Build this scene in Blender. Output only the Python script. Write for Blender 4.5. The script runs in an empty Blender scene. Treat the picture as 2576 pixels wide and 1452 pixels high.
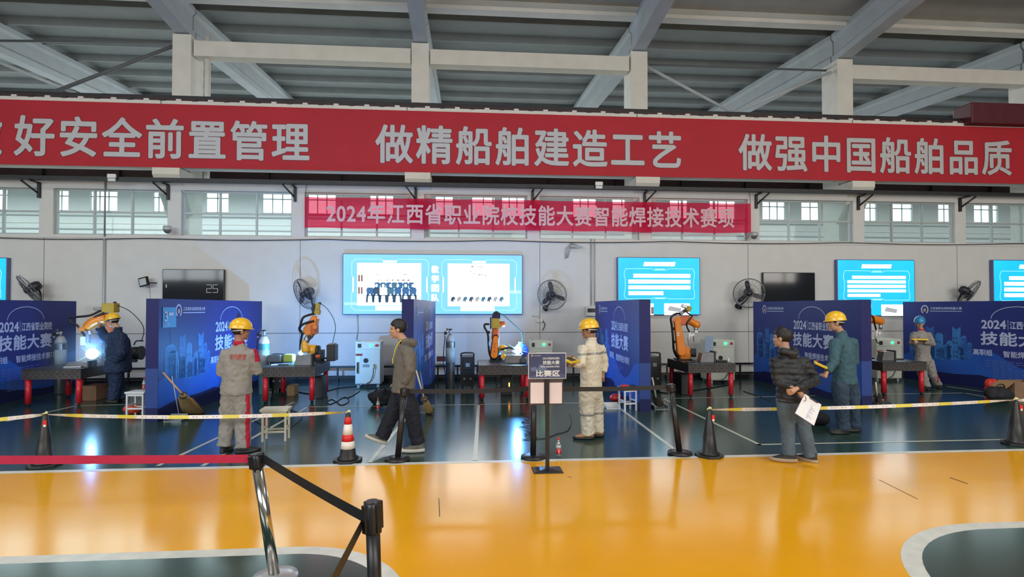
import bpy, math, random
from mathutils import Vector, Matrix, noise
random.seed(7)
R = math.radians
SC = bpy.context.scene
COL = SC.collection

# ---------------------------------------------------------------- camera
F_PX, CXP, W_PX, H_PX = 1400.0, 1288.0, 2576.0, 1452.0
YAW, PITCH, CAM_Z, SHIFT_PX = R(4.6), R(1.0), 1.86, 22.6
cd = bpy.data.cameras.new('camera')
cam = bpy.data.objects.new('camera', cd); COL.objects.link(cam)
cam.location = (0, 0, CAM_Z); cam.rotation_euler = (R(90)+PITCH, 0, -YAW)
cd.sensor_width = 36; cd.lens = F_PX/W_PX*36; cd.shift_y = SHIFT_PX/W_PX
cd.clip_end = 300; cd.clip_start = 0.05
SC.camera = cam
_F = Vector((math.sin(YAW)*math.cos(PITCH), math.cos(YAW)*math.cos(PITCH), math.sin(PITCH)))
_R = Vector((math.cos(YAW), -math.sin(YAW), 0)); _U = _R.cross(_F)
def ray(px, py):
    return _F + _R*((px-CXP)/F_PX) + _U*((H_PX/2+SHIFT_PX-py)/F_PX)
def G(px, py, z=0.0):            # point of the picture on a horizontal plane
    d = ray(px, py); t = (z-CAM_Z)/d.z
    return Vector((d.x*t, d.y*t, z))
def P(px, py, Y):                # point of the picture on the plane at depth Y
    d = ray(px, py); t = Y/d.y
    return Vector((d.x*t, Y, CAM_Z+d.z*t))

# ---------------------------------------------------------------- world, lights, exposure
SC.view_settings.view_transform = 'Standard'; SC.view_settings.look = 'None'
SC.view_settings.gamma = 1; SC.view_settings.use_curve_mapping = False
SC.view_settings.exposure = 0.0
wd = bpy.data.worlds.new('world'); SC.world = wd; wd.use_nodes = True
nt = wd.node_tree; bg = nt.nodes['Background']
bg.inputs[0].default_value = (0.86, 0.95, 1.0, 1); bg.inputs[1].default_value = 4.0
def area(name, loc, size, power, color=(1,1,1), aim=None):
    l = bpy.data.lights.new(name, 'AREA'); l.shape = 'RECTANGLE'; l.size, l.size_y = size
    l.energy = power; l.color = color
    o = bpy.data.objects.new(name, l); COL.objects.link(o); o.location = loc
    d = (Vector(aim)-Vector(loc)) if aim else Vector((0,0,-1))
    o.rotation_euler = d.to_track_quat('-Z','Y').to_euler()
    return o
# daylight entering by the tall windows of the wall behind the camera
area('daylight_rear_left', (-13,-8.6,5.6), (20,4.0), 2100, (0.86,0.95,1.0), (-13,10,3.0))
area('daylight_rear_right', (13,-8.6,5.6), (20,4.0), 2100, (1.0,0.95,0.88), (13,10,3.0))
# daylight in the neighbouring hall
area('daylight_next_hall_left', (-16,27,9.4), (34,7), 6500, (0.90,0.98,1.0), (-16,25,0))
area('daylight_next_hall_right', (20,27,9.4), (34,7), 3000, (0.92,0.97,1.0), (20,25,0))
# row of high bay lamps over the aisle
for lx in (-12,-4,4,12):
    area('bay_lamp_light', (lx,4.5,9.6), (1.6,1.6), 230, (1,0.96,0.9))

# ---------------------------------------------------------------- materials
MATS = {}
def mat(name, col, rough=0.5, metal=0.0, var=0.06, scale=6.0, bump=0.0, emit=0.0, alpha=1.0, coat=0.0, spec=0.5, trans=0.0, stretch=None):
    if name in MATS: return MATS[name]
    m = bpy.data.materials.new(name); m.use_nodes = True; MATS[name] = m
    t = m.node_tree; b = t.nodes['Principled BSDF']
    tc = t.nodes.new('ShaderNodeTexCoord'); n = t.nodes.new('ShaderNodeTexNoise')
    n.inputs['Scale'].default_value = scale; n.inputs['Detail'].default_value = 4
    if stretch:
        mp = t.nodes.new('ShaderNodeMapping'); mp.inputs['Scale'].default_value = stretch
        t.links.new(tc.outputs['Object'], mp.inputs['Vector']); t.links.new(mp.outputs[0], n.inputs['Vector'])
    else:
        t.links.new(tc.outputs['Object'], n.inputs['Vector'])
    mr = t.nodes.new('ShaderNodeMapRange'); mr.inputs[3].default_value = 1-var*2; mr.inputs[4].default_value = 1+var*2
    t.links.new(n.outputs[0], mr.inputs[0])
    mx = t.nodes.new('ShaderNodeVectorMath'); mx.operation = 'SCALE'
    mx.inputs[0].default_value = col[:3]; t.links.new(mr.outputs[0], mx.inputs['Scale'])
    b.inputs['Roughness'].default_value = rough; b.inputs['Metallic'].default_value = metal
    b.inputs['Specular IOR Level'].default_value = spec
    b.inputs['Coat Weight'].default_value = coat; b.inputs['Coat Roughness'].default_value = 0.12
    if emit > 0:
        b.inputs['Base Color'].default_value = (0.02,0.02,0.02,1)
        t.links.new(mx.outputs[0], b.inputs['Emission Color']); b.inputs['Emission Strength'].default_value = emit
    else:
        t.links.new(mx.outputs[0], b.inputs['Base Color'])
    if bump > 0:
        bp = t.nodes.new('ShaderNodeBump'); bp.inputs['Strength'].default_value = bump; bp.inputs['Distance'].default_value = 0.01
        t.links.new(n.outputs[0], bp.inputs['Height']); t.links.new(bp.outputs[0], b.inputs['Normal'])
    if alpha < 1: b.inputs['Alpha'].default_value = alpha
    if trans > 0: b.inputs['Transmission Weight'].default_value = trans
    return m
def sheet_mat(name, col, see=0.25, glow=0.5):      # thin cloth that lets light and shapes through
    m = bpy.data.materials.new(name); m.use_nodes = True; MATS[name] = m
    t = m.node_tree; t.nodes.remove(t.nodes['Principled BSDF']); out = t.nodes['Material Output']
    d = t.nodes.new('ShaderNodeBsdfDiffuse'); tr = t.nodes.new('ShaderNodeBsdfTranslucent'); tp = t.nodes.new('ShaderNodeBsdfTransparent')
    w = t.nodes.new('ShaderNodeTexNoise'); w.inputs['Scale'].default_value = 3
    rp = t.nodes.new('ShaderNodeValToRGB'); rp.color_ramp.elements[0].color = (*[c*0.9 for c in col],1); rp.color_ramp.elements[1].color = (*[min(1,c*1.08) for c in col],1)
    t.links.new(w.outputs[0], rp.inputs[0]); t.links.new(rp.outputs[0], d.inputs[0]); t.links.new(rp.outputs[0], tr.inputs[0])
    tp.inputs[0].default_value = (*[min(1,0.25+c*1.0) for c in col],1)
    a = t.nodes.new('ShaderNodeMixShader'); a.inputs[0].default_value = glow; t.links.new(d.outputs[0], a.inputs[1]); t.links.new(tr.outputs[0], a.inputs[2])
    b = t.nodes.new('ShaderNodeMixShader'); b.inputs[0].default_value = see; t.links.new(a.outputs[0], b.inputs[1]); t.links.new(tp.outputs[0], b.inputs[2])
    t.links.new(b.outputs[0], out.inputs[0]); return m
def glass_mat(name, tint=(0.82,0.9,0.9), gloss=0.012):
    m = bpy.data.materials.new(name); m.use_nodes = True; MATS[name] = m
    t = m.node_tree; t.nodes.remove(t.nodes['Principled BSDF']); out = t.nodes['Material Output']
    tp = t.nodes.new('ShaderNodeBsdfTransparent'); tp.inputs[0].default_value = (*tint,1)
    g = t.nodes.new('ShaderNodeBsdfGlossy'); g.inputs['Roughness'].default_value = 0.03
    df = t.nodes.new('ShaderNodeBsdfDiffuse'); df.inputs[0].default_value = (0.75,0.82,0.82,1)
    n = t.nodes.new('ShaderNodeTexNoise'); n.inputs['Scale'].default_value = 2.5
    mr = t.nodes.new('ShaderNodeMapRange'); mr.inputs[3].default_value = 0.04; mr.inputs[4].default_value = 0.22
    t.links.new(n.outputs[0], mr.inputs[0])
    c = t.nodes.new('ShaderNodeMixShader'); t.links.new(mr.outputs[0], c.inputs[0]); t.links.new(tp.outputs[0], c.inputs[1]); t.links.new(df.outputs[0], c.inputs[2])
    b = t.nodes.new('ShaderNodeMixShader'); b.inputs[0].default_value = gloss; t.links.new(c.outputs[0], b.inputs[1]); t.links.new(g.outputs[0], b.inputs[2])
    t.links.new(b.outputs[0], out.inputs[0]); return m

# ---------------------------------------------------------------- mesh builder
_TXT = {}
def text_geo(s, offset=0.0, spacing=1.0):
    k = (s, offset, spacing)
    if k in _TXT: return _TXT[k]
    c = bpy.data.curves.new('t', 'FONT'); c.body = s; c.size = 1; c.space_character = spacing
    c.resolution_u = 3; c.dimensions = '2D'; c.fill_mode = 'FRONT'
    o = bpy.data.objects.new('t', c); COL.objects.link(o)
    dg = bpy.context.evaluated_depsgraph_get(); dg.update()
    me = bpy.data.meshes.new_from_object(o.evaluated_get(dg))
    v = [(p.co.x, p.co.y) for p in me.vertices]; f = [tuple(p.vertices) for p in me.polygons]
    bpy.data.objects.remove(o); bpy.data.meshes.remove(me); bpy.data.curves.remove(c)
    if not v: v, f = [(0,0),(1,0),(1,1)], [(0,1,2)]
    if offset:                       # heavier strokes: the glyph laid down several times, slightly shifted
        n = len(v); v0, f0 = v, f; v, f = list(v0), list(f0)
        for q in range(8):
            a = math.pi*q/4; v += [(x+offset*math.cos(a), y+offset*math.sin(a)) for x, y in v0]; f += [tuple(i+n*(q+1) for i in g) for g in f0]
    _TXT[k] = (v, f); return _TXT[k]

def V(*a): return Vector(a)
class MB:
    def __init__(s): s.v=[]; s.f=[]; s.m=[]; s.s=[]; s.mats=[]
    def mi(s, m):
        if m not in s.mats: s.mats.append(m)
        return s.mats.index(m)
    def add(s, vs, fs, m, smooth=False):
        o = len(s.v); i = s.mi(m)
        s.v += [tuple(p) for p in vs]
        for f in fs: s.f.append(tuple(o+k for k in f)); s.m.append(i); s.s.append(smooth)
        return s
    def box(s, c, d, m, rot=None):
        c = Vector(c); vs=[]
        for x in (-.5,.5):
            for y in (-.5,.5):
                for z in (-.5,.5):
                    p = Vector((x*d[0],y*d[1],z*d[2]))
                    if rot is not None: p = rot @ p
                    vs.append(c+p)
        return s.add(vs, [(0,1,3,2),(4,6,7,5),(0,4,5,1),(2,3,7,6),(0,2,6,4),(1,5,7,3)], m)
    def b2(s, a, b, m):   # box between corners
        a=Vector(a); b=Vector(b)
        return s.box((a+b)/2, [abs(k) for k in (b-a)], m)
    def cyl(s, a, b, r, m, r2=None, seg=16, smooth=True):
        a=Vector(a); b=Vector(b); r2 = r if r2 is None else r2
        q = (b-a).to_track_quat('Z','Y').to_matrix(); vs=[]
        for p,rr in ((a,r),(b,r2)):
            for k in range(seg):
                t=2*math.pi*k/seg; vs.append(p+q@Vector((rr*math.cos(t),rr*math.sin(t),0)))
        s.add(vs, [(k,(k+1)%seg,seg+(k+1)%seg,seg+k) for k in range(seg)], m, smooth)
        n=len(s.v)-2*seg; i=s.mi(m)
        s.f.append(tuple(n+k for k in reversed(range(seg)))); s.f.append(tuple(n+seg+k for k in range(seg)))
        s.m += [i,i]; s.s += [False,False]
        return s
    def tube(s, pts, r, m, seg=8, smooth=True, curve=0):
        pts=[Vector(p) for p in pts]
        if curve:
            n=len(pts); out=[]
            for i in range(n-1):
                p0,p1,p2,p3 = pts[max(i-1,0)],pts[i],pts[i+1],pts[min(i+2,n-1)]
                for k in range(curve):
                    t=k/curve
                    out.append(0.5*((2*p1)+(-p0+p2)*t+(2*p0-5*p1+4*p2-p3)*t*t+(-p0+3*p1-3*p2+p3)*t**3))
            out.append(pts[-1]); 
            if isinstance(r,(list,tuple)):
                r=[r[min(int(i/curve),len(r)-1)]*(1-(i%curve)/curve)+r[min(int(i/curve)+1,len(r)-1)]*((i%curve)/curve) for i in range(len(out))]
            pts=out
        n=len(pts); rr = r if isinstance(r,(list,tuple)) else [r]*n
        vs=[]; prev=None
        for i,p in enumerate(pts):
            d=(pts[min(i+1,n-1)]-pts[max(i-1,0)])
            if d.length<1e-9: d=Vector((0,0,1))
            d.normalize()
            if prev is None:
                x = d.orthogonal().normalized()
            else:
                x = prev - d*prev.dot(d)
                x = x.normalized() if x.length>1e-6 else d.orthogonal().normalized()
            prev=x; y=d.cross(x)
            for k in range(seg):
                t=2*math.pi*k/seg; vs.append(p+(x*math.cos(t)+y*math.sin(t))*rr[i])
        fs=[(i*seg+k,i*seg+(k+1)%seg,(i+1)*seg+(k+1)%seg,(i+1)*seg+k) for i in range(n-1) for k in range(seg)]
        fs+= [tuple(reversed(range(seg))), tuple((n-1)*seg+k for k in range(seg))]
        s.add(vs,fs,m,smooth); s.s[-2:]=[False,False]; return s
    def sect(s, secs, m, seg=20, smooth=True):   # stack of ellipses (center, rx, ry[, yaw]) horizontal
        vs=[]; n=len(secs)
        for q in secs:
            c=Vector(q[0]); rx,ry=q[1],q[2]; yw=q[3] if len(q)>3 else 0
            for k in range(seg):
                t=2*math.pi*k/seg; x=rx*math.cos(t); y=ry*math.sin(t)
                vs.append(c+Vector((x*math.cos(yw)-y*math.sin(yw), x*math.sin(yw)+y*math.cos(yw),0)))
        fs=[(i*seg+k,i*seg+(k+1)%seg,(i+1)*seg+(k+1)%seg,(i+1)*seg+k) for i in range(n-1) for k in range(seg)]
        fs+= [tuple(reversed(range(seg))), tuple((n-1)*seg+k for k in range(seg))]
        s.add(vs,fs,m,smooth); s.s[-2:]=[False,False]; return s
    def lathe(s, prof, c, m, seg=24, smooth=True, rot=None):
        c=Vector(c); vs=[]; n=len(prof)
        for (r,z) in prof:
            for k in range(seg):
                t=2*math.pi*k/seg; p=Vector((r*math.cos(t),r*math.sin(t),z))
                if rot is not None: p=rot@p
                vs.append(c+p)
        fs=[(i*seg+k,i*seg+(k+1)%seg,(i+1)*seg+(k+1)%seg,(i+1)*seg+k) for i in range(n-1) for k in range(seg)]
        fs+= [tuple(reversed(range(seg))), tuple((n-1)*seg+k for k in range(seg))]
        s.add(vs,fs,m,smooth); s.s[-2:]=[False,False]; return s
    def ell(s, c, r, m, seg=14, rings=9, rot=None, half=False):
        prof=[]
        a0 = 0 if half else -90
        for i in range(rings+1):
            a=R(a0+(90-a0)*i/rings); prof.append((max(1e-4,math.cos(a)),math.sin(a)))
        c=Vector(c); vs=[]; n=len(prof)
        for (q,z) in prof:
            for k in range(seg):
                t=2*math.pi*k/seg; p=Vector((q*math.cos(t)*r[0],q*math.sin(t)*r[1],z*r[2]))
                if rot is not None: p=rot@p
                vs.append(c+p)
        fs=[(i*seg+k,i*seg+(k+1)%seg,(i+1)*seg+(k+1)%seg,(i+1)*seg+k) for i in range(n-1) for k in range(seg)]
        fs+= [tuple(reversed(range(seg))), tuple((n-1)*seg+k for k in range(seg))]
        return s.add(vs,fs,m,True)
    def prism(s, poly, o, ux, uy, depth, m, smooth=False):   # 2D outline extruded along ux x uy
        o=Vector(o); ux=Vector(ux); uy=Vector(uy); nn=ux.cross(uy).normalized()*depth; n=len(poly)
        vs=[o+ux*a+uy*b for a,b in poly]+[o+ux*a+uy*b+nn for a,b in poly]
        fs=[tuple(reversed(range(n))),tuple(range(n,2*n))]+[(k,(k+1)%n,n+(k+1)%n,n+k) for k in range(n)]
        return s.add(vs,fs,m,smooth)
    def flat(s, poly, o, ux, uy, m):
        o=Vector(o); ux=Vector(ux); uy=Vector(uy)
        return s.add([o+ux*a+uy*b for a,b in poly],[tuple(range(len(poly)))],m)
    def text(s, st, o, ux, uy, w, h, m, off=0.02, sp=1.0):   # fitted to the box w x h at o
        v,f=text_geo(st,off,sp); o=Vector(o); ux=Vector(ux); uy=Vector(uy)
        x0=min(p[0] for p in v); x1=max(p[0] for p in v); y0=min(p[1] for p in v); y1=max(p[1] for p in v)
        nn=ux.cross(uy).normalized()*.0002; lay=(lambda i: i*9//len(v)) if off else (lambda i: 0)   # each copy a hair further out
        return s.add([o+ux*((p[0]-x0)/(x1-x0)*w)+uy*((p[1]-y0)/(y1-y0)*h)+nn*lay(i) for i,p in enumerate(v)], f, m)
    def link(s, a, b, wa, wb, t, m, axis, seg=12):   # robot arm link: rounded bar in the plane normal to axis
        a=Vector(a); b=Vector(b); ax=Vector(axis).normalized(); d=(b-a).normalized(); e=ax.cross(d).normalized()
        out=[]
        for k in range(seg+1):
            q=R(90+180*k/seg); out.append(a+(d*math.cos(q)+e*math.sin(q))*wa/2)
        for k in range(seg+1):
            q=R(-90+180*k/seg); out.append(b+(d*math.cos(q)+e*math.sin(q))*wb/2)
        n=len(out); 
        k1=[0.82,1,1,0.82]; zz=[-t/2,-t/2+t*0.12,t/2-t*0.12,t/2]
        cen=(a+b)/2; vs=[]
        for kk,z in zip(k1,zz):
            for p in out:
                base = a if (p-a).length < (p-b).length else b
                vs.append(base+(p-base)*kk+ax*z)
        fs=[(i*n+k,i*n+(k+1)%n,(i+1)*n+(k+1)%n,(i+1)*n+k) for i in range(3) for k in range(n)]
        fs+=[tuple(reversed(range(n))),tuple(3*n+k for k in range(n))]
        return s.add(vs,fs,m,False)
    def build(s, name, parent=None, local=False, bevel=0, label=None):
        off = Vector((0,0,0))
        if parent is not None and not local:
            q=parent
            while q is not None: off += q.location; q=q.parent
        me=bpy.data.meshes.new(name); me.from_pydata([tuple(Vector(p)-off) for p in s.v],[],s.f)
        for m in s.mats: me.materials.append(m)
        me.polygons.foreach_set('material_index', s.m); me.polygons.foreach_set('use_smooth', s.s)
        me.update()
        o=bpy.data.objects.new(name,me); COL.objects.link(o); o.parent=parent
        if bevel:
            b=o.modifiers.new('bevel','BEVEL'); b.width=bevel; b.segments=2; b.limit_method='ANGLE'; b.angle_limit=R(40)
        if label: o['label']=label
        return o
def tag(o, label, cat, group=None, kind=None):
    o['label']=label; o['category']=cat
    if group: o['group']=group
    if kind: o['kind']=kind
    return o
def thing(name, label, cat, loc=(0,0,0), rz=0, group=None):
    o=bpy.data.objects.new(name,None); COL.objects.link(o); o.empty_display_size=0.1
    o.location=loc; o.rotation_euler=(0,0,rz); return tag(o,label,cat,group)
def struct(o): o['kind']='structure'; return o
def dup(root, loc, rz=None, label=None, group=None):
    r=root.copy(); COL.objects.link(r); r.location=loc
    if rz is not None: r.rotation_euler=(0,0,rz)
    if label: r['label']=label
    if group: r['group']=group
    for ch in list(root.children):
        c=ch.copy(); COL.objects.link(c); c.parent=r
        for g in list(ch.children):
            d=g.copy(); COL.objects.link(d); d.parent=c
    return r
X3=V(1,0,0); Y3=V(0,1,0); Z3=V(0,0,1)
# ---------------------------------------------------------------- base materials
GREEN = mat('floor_green_epoxy',(0.022,0.054,0.044),0.17,var=0.12,scale=1.2,bump=0.06,spec=0.45)
YEL = mat('floor_yellow_epoxy',(0.87,0.40,0.003),0.15,var=0.045,scale=1.6,bump=0.05,spec=0.28)
WLINE = mat('floor_white_line',(0.66,0.66,0.60),0.35,var=0.12,scale=9)
CREAM = mat('floor_cream_line',(0.50,0.52,0.42),0.3,var=0.08,scale=9)
WALLM = mat('wall_plaster',(0.62,0.615,0.60),0.8,var=0.03,scale=3,bump=0.05)
SEAM = mat('wall_seam',(0.22,0.22,0.22),0.8)
CONC = mat('painted_concrete',(0.66,0.63,0.57),0.75,var=0.07,scale=2.2,bump=0.1)
CONC2 = mat('roof_concrete_shaded',(0.235,0.25,0.25),0.85,var=0.10,scale=1.6,bump=0.1)  # far roof: dimmer, bluer light put into the concrete colour
BEAMC = mat('rafter_concrete',(0.40,0.43,0.45),0.8,var=0.08,scale=2.0,bump=0.1)
BLACK = mat('black_plastic',(0.012,0.012,0.014),0.42,var=0.1)
DARK = mat('dark_steel',(0.03,0.03,0.033),0.5,0.4,var=0.15)
BROWN = mat('dark_red_steel',(0.040,0.016,0.018),0.6,var=0.15,scale=3)
ALU = mat('window_frame_grey',(0.42,0.45,0.45),0.5,0.2)
GLASS = glass_mat('window_glass')
WHITE = mat('white_paint',(0.72,0.72,0.70),0.45,var=0.04)
CHROME = mat('brushed_chrome',(0.62,0.60,0.56),0.16,1.0,var=0.04)

# ---------------------------------------------------------------- floor
def strip(mb, a, b, w, z, m):
    a=Vector((a[0],a[1],z)); b=Vector((b[0],b[1],z)); d=(b-a).normalized(); n=V(-d.y,d.x,0)*w/2; e=d*w/2
    mb.add([a-e+n,b+e+n,b+e-n,a-e-n][::-1],[(0,1,2,3)],m)
fl = MB(); fl.b2((-40,-9,-0.3),(40,14.6,0),GREEN)
fl.add([(-40,-9,.001),(40,-9,.001),(40,6.70,.001),(-40,6.70,.001)],[(0,1,2,3)],YEL)
strip(fl,(-40,6.73),(40,6.73),0.10,.0015,WLINE)
def corner(cx,cy,r,side,z,m):      # rounded green field: side -1 lies to the left, +1 to the right
    pts=[]
    for k in range(19):
        a=R(90*k/18); pts.append((cx+(-side)*r*math.sin(a), cy+r*math.cos(a), z))
    pts.append((cx-side*r,-9,z)); pts.append((40*side,-9,z)); pts.append((40*side,cy+r,z))
    if side<0: pts=pts[::-1]
    fl.add(pts,[tuple(range(len(pts)))],m)
corner(-1.30,3.56,0.91,-1,.0018,WLINE); corner(-1.30,3.56,0.78,-1,.0026,GREEN)
corner(4.35,3.07,1.42,1,.0018,WLINE); corner(4.35,3.07,1.29,1,.0026,GREEN)
LINES=[[(400,1171),(737,1013)],[(512,1171),(775,1024),(960,1022),(1330,1016),(1540,1013),(1706,1138)],[(20,1060),(193,1021),(330,1018)],
 [(932,1162),(1048,1020)],[(1195,1157),(1204,1018)],
 [(1960,998),(1668,1003),(1910,1119),(2640,1104)],[(1960,998),(2205,992),(2425,989),(2640,1027)],[(2385,973),(2480,987)]]
for ln in LINES:
    for a,b in zip(ln,ln[1:]):
        strip(fl,G(*a),G(*b),0.055,.002,CREAM)
SCUFF = mat('floor_scuff',(0.20,0.10,0.02),0.5)
for a,b,w in [((2392,1203),(2432,1217),.02),((2212,1208),(2308,1256),.008),((1430,1200),(1437,1202),.01),((1104,1255),(1106,1300),.008)]:
    strip(fl,G(*a),G(*b),w,.003,SCUFF)
struct(fl.build('floor'))

# ---------------------------------------------------------------- back wall with its window band
DW=14.4; ZS,ZT,ZTOP=3.64,4.77,4.97
PX=[-1.27+2.99*k for k in range(-12,13)]
w=MB()
w.b2((-40,DW,0),(40,DW+.2,ZS),WALLM); w.b2((-40,DW,ZT),(40,DW+.2,ZTOP),WALLM)
for x in PX: w.b2((x-.16,DW,ZS),(x+.16,DW+.2,ZT),WALLM)
w.b2((-40,DW-.02,3.56),(40,DW,3.60),WALLM)
w.b2((-40,DW-.003,1.195),(40,DW,1.215),SEAM)
for px in (110,755,1358,1882,2408):
    x=P(px,700,DW).x; w.b2((x-.007,DW-.003,0.3),(x+.007,DW,3.56),SEAM)
struct(w.build('wall_back'))
for i,(a,b) in enumerate(zip(PX,PX[1:])):
    if b<-14.5 or a>17: 
        pass
    x0,x1=a+.16,b-.16
    m=MB()
    for z in (ZS+.02,(ZS+ZT)/2+.01,ZT-.02): m.b2((x0,DW+.10,z-.02),(x1,DW+.15,z+.02),ALU)
    for k in range(4):
        x=x0+(x1-x0)*k/3; x=min(max(x,x0+.02),x1-.02)
        m.b2((x-.02,DW+.09,ZS),(x+.02,DW+.16,ZT),ALU)
    f=struct(m.build('window_%d'%(i+1)))
    g=MB(); g.b2((x0,DW+.122,ZS),(x1,DW+.128,ZT),GLASS); g.build('pane',f)['kind']='structure'

# side and rear walls of the hall
w=MB(); w.b2((-40.2,-9.2,0),(-40,33.2,12),WALLM); struct(w.build('wall_left'))
w=MB(); w.b2((40,-9.2,0),(40.2,33.2,12),WALLM); struct(w.build('wall_right'))
w=MB(); w.b2((-40,-9.2,0),(40,-9,3.4),WALLM); w.b2((-40,-9.2,7.8),(40,-9,12),WALLM); w.b2((-40,-9.4,3.4),(40,-9.2,7.8),WALLM)
struct(w.build('wall_front'))
w=MB()
for k in range(-40,27,2): w.b2((k-.06,-8.55,3.4),(k+.06,-8.45,7.8),ALU)
for z in (3.5,4.5,5.6,6.7,7.7): w.b2((-40,-8.53,z-.04),(40,-8.47,z+.04),ALU)
struct(w.build('window_60'))

# ---------------------------------------------------------------- neighbouring hall seen through the windows
FW=33.0
w=MB()
segs=[(-30,18),(135,172),(227,295),(385,412),(518,575),(660,735),(775,845),(930,990),(1095,1140),(1187,1245),(1262,1320),(1440,1500),(1540,1590),(1685,1730),(1785,1850),(1918,1975),(2016,2062),(2175,2205),(2245,2295),(2360,2392),(2450,2510),(2550,2590)]
zb,zt=7.25,8.95
w.b2((-40,FW,0),(40,FW+.2,zb),WALLM); w.b2((-40,FW,zt),(40,FW+.2,11),WALLM)
xs=[(P(a,500,FW).x,P(b,500,FW).x) for a,b in segs]
cur=-40
for a,b in xs:
    a=max(a,-39.9)
    if a>cur: w.b2((cur,FW,zb),(a,FW+.2,zt),WALLM)
    cur=b
if cur<40: w.b2((cur,FW,zb),(40,FW+.2,zt),WALLM)
for z in (5.3,5.9,6.25,6.6,7.0): w.b2((-40,FW-.05,z-.03),(40,FW,z+.03),SEAM if z!=6.6 else CONC)
struct(w.build('wall_far'))
for i,(a,b) in enumerate(xs):
    m=MB(); a=max(a,-39.9)
    n=max(2,round((b-a)/0.55))
    for k in range(n+1): 
        x=a+(b-a)*k/n; m.b2((x-.03,FW+.05,zb),(x+.03,FW+.1,zt),ALU)
    for z in (zb+.03,(zb+zt)/2,zt-.03): m.b2((a,FW+.05,z-.03),(b,FW+.1,z+.03),ALU)
    struct(m.build('window_%d'%(30+i)))
w=MB(); w.b2((-40,14.6,-0.3),(40,33,0),mat('next_hall_floor',(0.3,0.32,0.32),0.6)); struct(w.build('floor_next_hall'))

# ---------------------------------------------------------------- columns, girders, roof
CXS=[-1.26+5.98*k-(.12 if k<0 else 0) for k in range(-6,7)]
for i,x in enumerate(CXS):
    m=MB(); m.b2((x-.23,14.9,0),(x+.23,15.6,8.92),CONC)
    m.prism([(14.9,4.2),(14.9,5.28),(14.2,5.28),(14.2,5.12)],(x-.32,0,0),Y3,Z3,.64,CONC)
    struct(m.build('column_%d'%(i+1)))
    m=MB(); 
    def raft(m,x,y0,z0,y1,z1,h=.85,w=.36):
        vs=[]
        for (y,z) in ((y0,z0),(y1,z1)):
            for dx,dz in ((-w/2,0),(w/2,0),(w/2,.18),(w/2-.07,.26),(w/2-.07,h-.22),(w/2,h-.14),(w/2,h),(-w/2,h),(-w/2,h-.14),(-w/2+.07,h-.22),(-w/2+.07,.26),(-w/2,.18)):
                vs.append((x+dx,y,z+dz))
        n=12; fs=[(k,(k+1)%n,n+(k+1)%n,n+k) for k in range(n)]+[tuple(reversed(range(n))),tuple(range(n,2*n))]
        m.add(vs,fs,BEAMC)
    raft(m,x,15.22,8.93,-9,8.93+.087*24.2); raft(m,x,15.28,8.93,24.3,8.93+.087*9.0); raft(m,x,24.3,8.93+.087*9,33,8.93+.087*.3)
    struct(m.build('beam_%d'%(i+1)))
for i,(a,b) in enumerate(zip(CXS,CXS[1:])):
    if i in (4,7): continue
    m=MB(); m.b2((a+.26,14.97,8.40),(b-.26,15.3,8.80),CONC)
    struct(m.build('tie_beam_%d'%(i+1)))
cl=MB()
NEARC = mat('roof_concrete_lit',(0.47,0.465,0.44),0.85,var=0.08,scale=1.6,bump=0.1)  # same concrete over the near hall, floor bounce light put into its paler colour
def roof(y0,z0,y1,z1,n,CONC2=CONC2):
    cl.add([(-40,y0,z0+.28),(40,y0,z0+.28),(40,y1,z1+.28),(-40,y1,z1+.28),(-40,y0,z0+.4),(40,y0,z0+.4),(40,y1,z1+.4),(-40,y1,z1+.4)],[(0,1,2,3),(4,5,6,7),(0,1,5,4),(2,3,7,6)],CONC2)
    for k in range(n+1):
        y=y0+(y1-y0)*k/n; z=z0+(z1-z0)*k/n
        for dy in (0,):
            cl.prism([(y-.04,z+.06),(y+.04,z+.06),(y+.12,z+.3),(y-.12,z+.3)],(-40,0,0),Y3,Z3,80,CONC2)
B0=8.93+.85
roof(14.9,B0+.02,-9,B0+.087*24,16,NEARC); roof(15.5,B0+.02,24.3,B0+.087*9,6); roof(24.3,B0+.087*9,33,B0,6)
struct(cl.build('ceiling'))
m=MB(); m.b2((-40,14.55,B0-.08),(40,14.85,B0+.02),CONC); m.b2((-40,14.9,B0+.3),(40,15.5,B0+.42),CONC2); m.b2((-40,14.86,B0-.06),(40,14.9,B0+.1),DARK); struct(m.build('trim_1'))
# crane girder and rail
m=MB(); m.b2((-40,14.25,5.30),(40,14.62,6.95),CONC)
for k in range(-5,6):
    x=P(405,265,14.25).x+5.98*k; m.b2((x-.012,14.24,6.7),(x+.012,14.25,6.95),SEAM)
struct(m.build('crane_girder'))
m=MB(); m.b2((-40,14.28,6.95),(40,14.56,7.03),BROWN); m.b2((-40,14.36,7.03),(40,14.46,7.12),DARK)
for k in range(90):
    x=-14+k*.38; m.b2((x,14.24,6.94),(x+.12,14.34,6.99),DARK if k%2 else CONC)
struct(m.build('crane_rail'))
m=MB(); m.b2((-40,16.2,5.32),(40,16.3,6.6),BROWN)
for k in range(-13,14): m.b2((k*2-.02+.4,16.12,5.32),(k*2+.02+.4,16.2,6.6),DARK)
m.b2((-40,15.9,5.30),(40,16.4,5.36),BROWN)
struct(m.build('crane_girder_next_hall'))
ROD=mat('rod_grey',(0.10,0.105,0.11),0.6)
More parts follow.
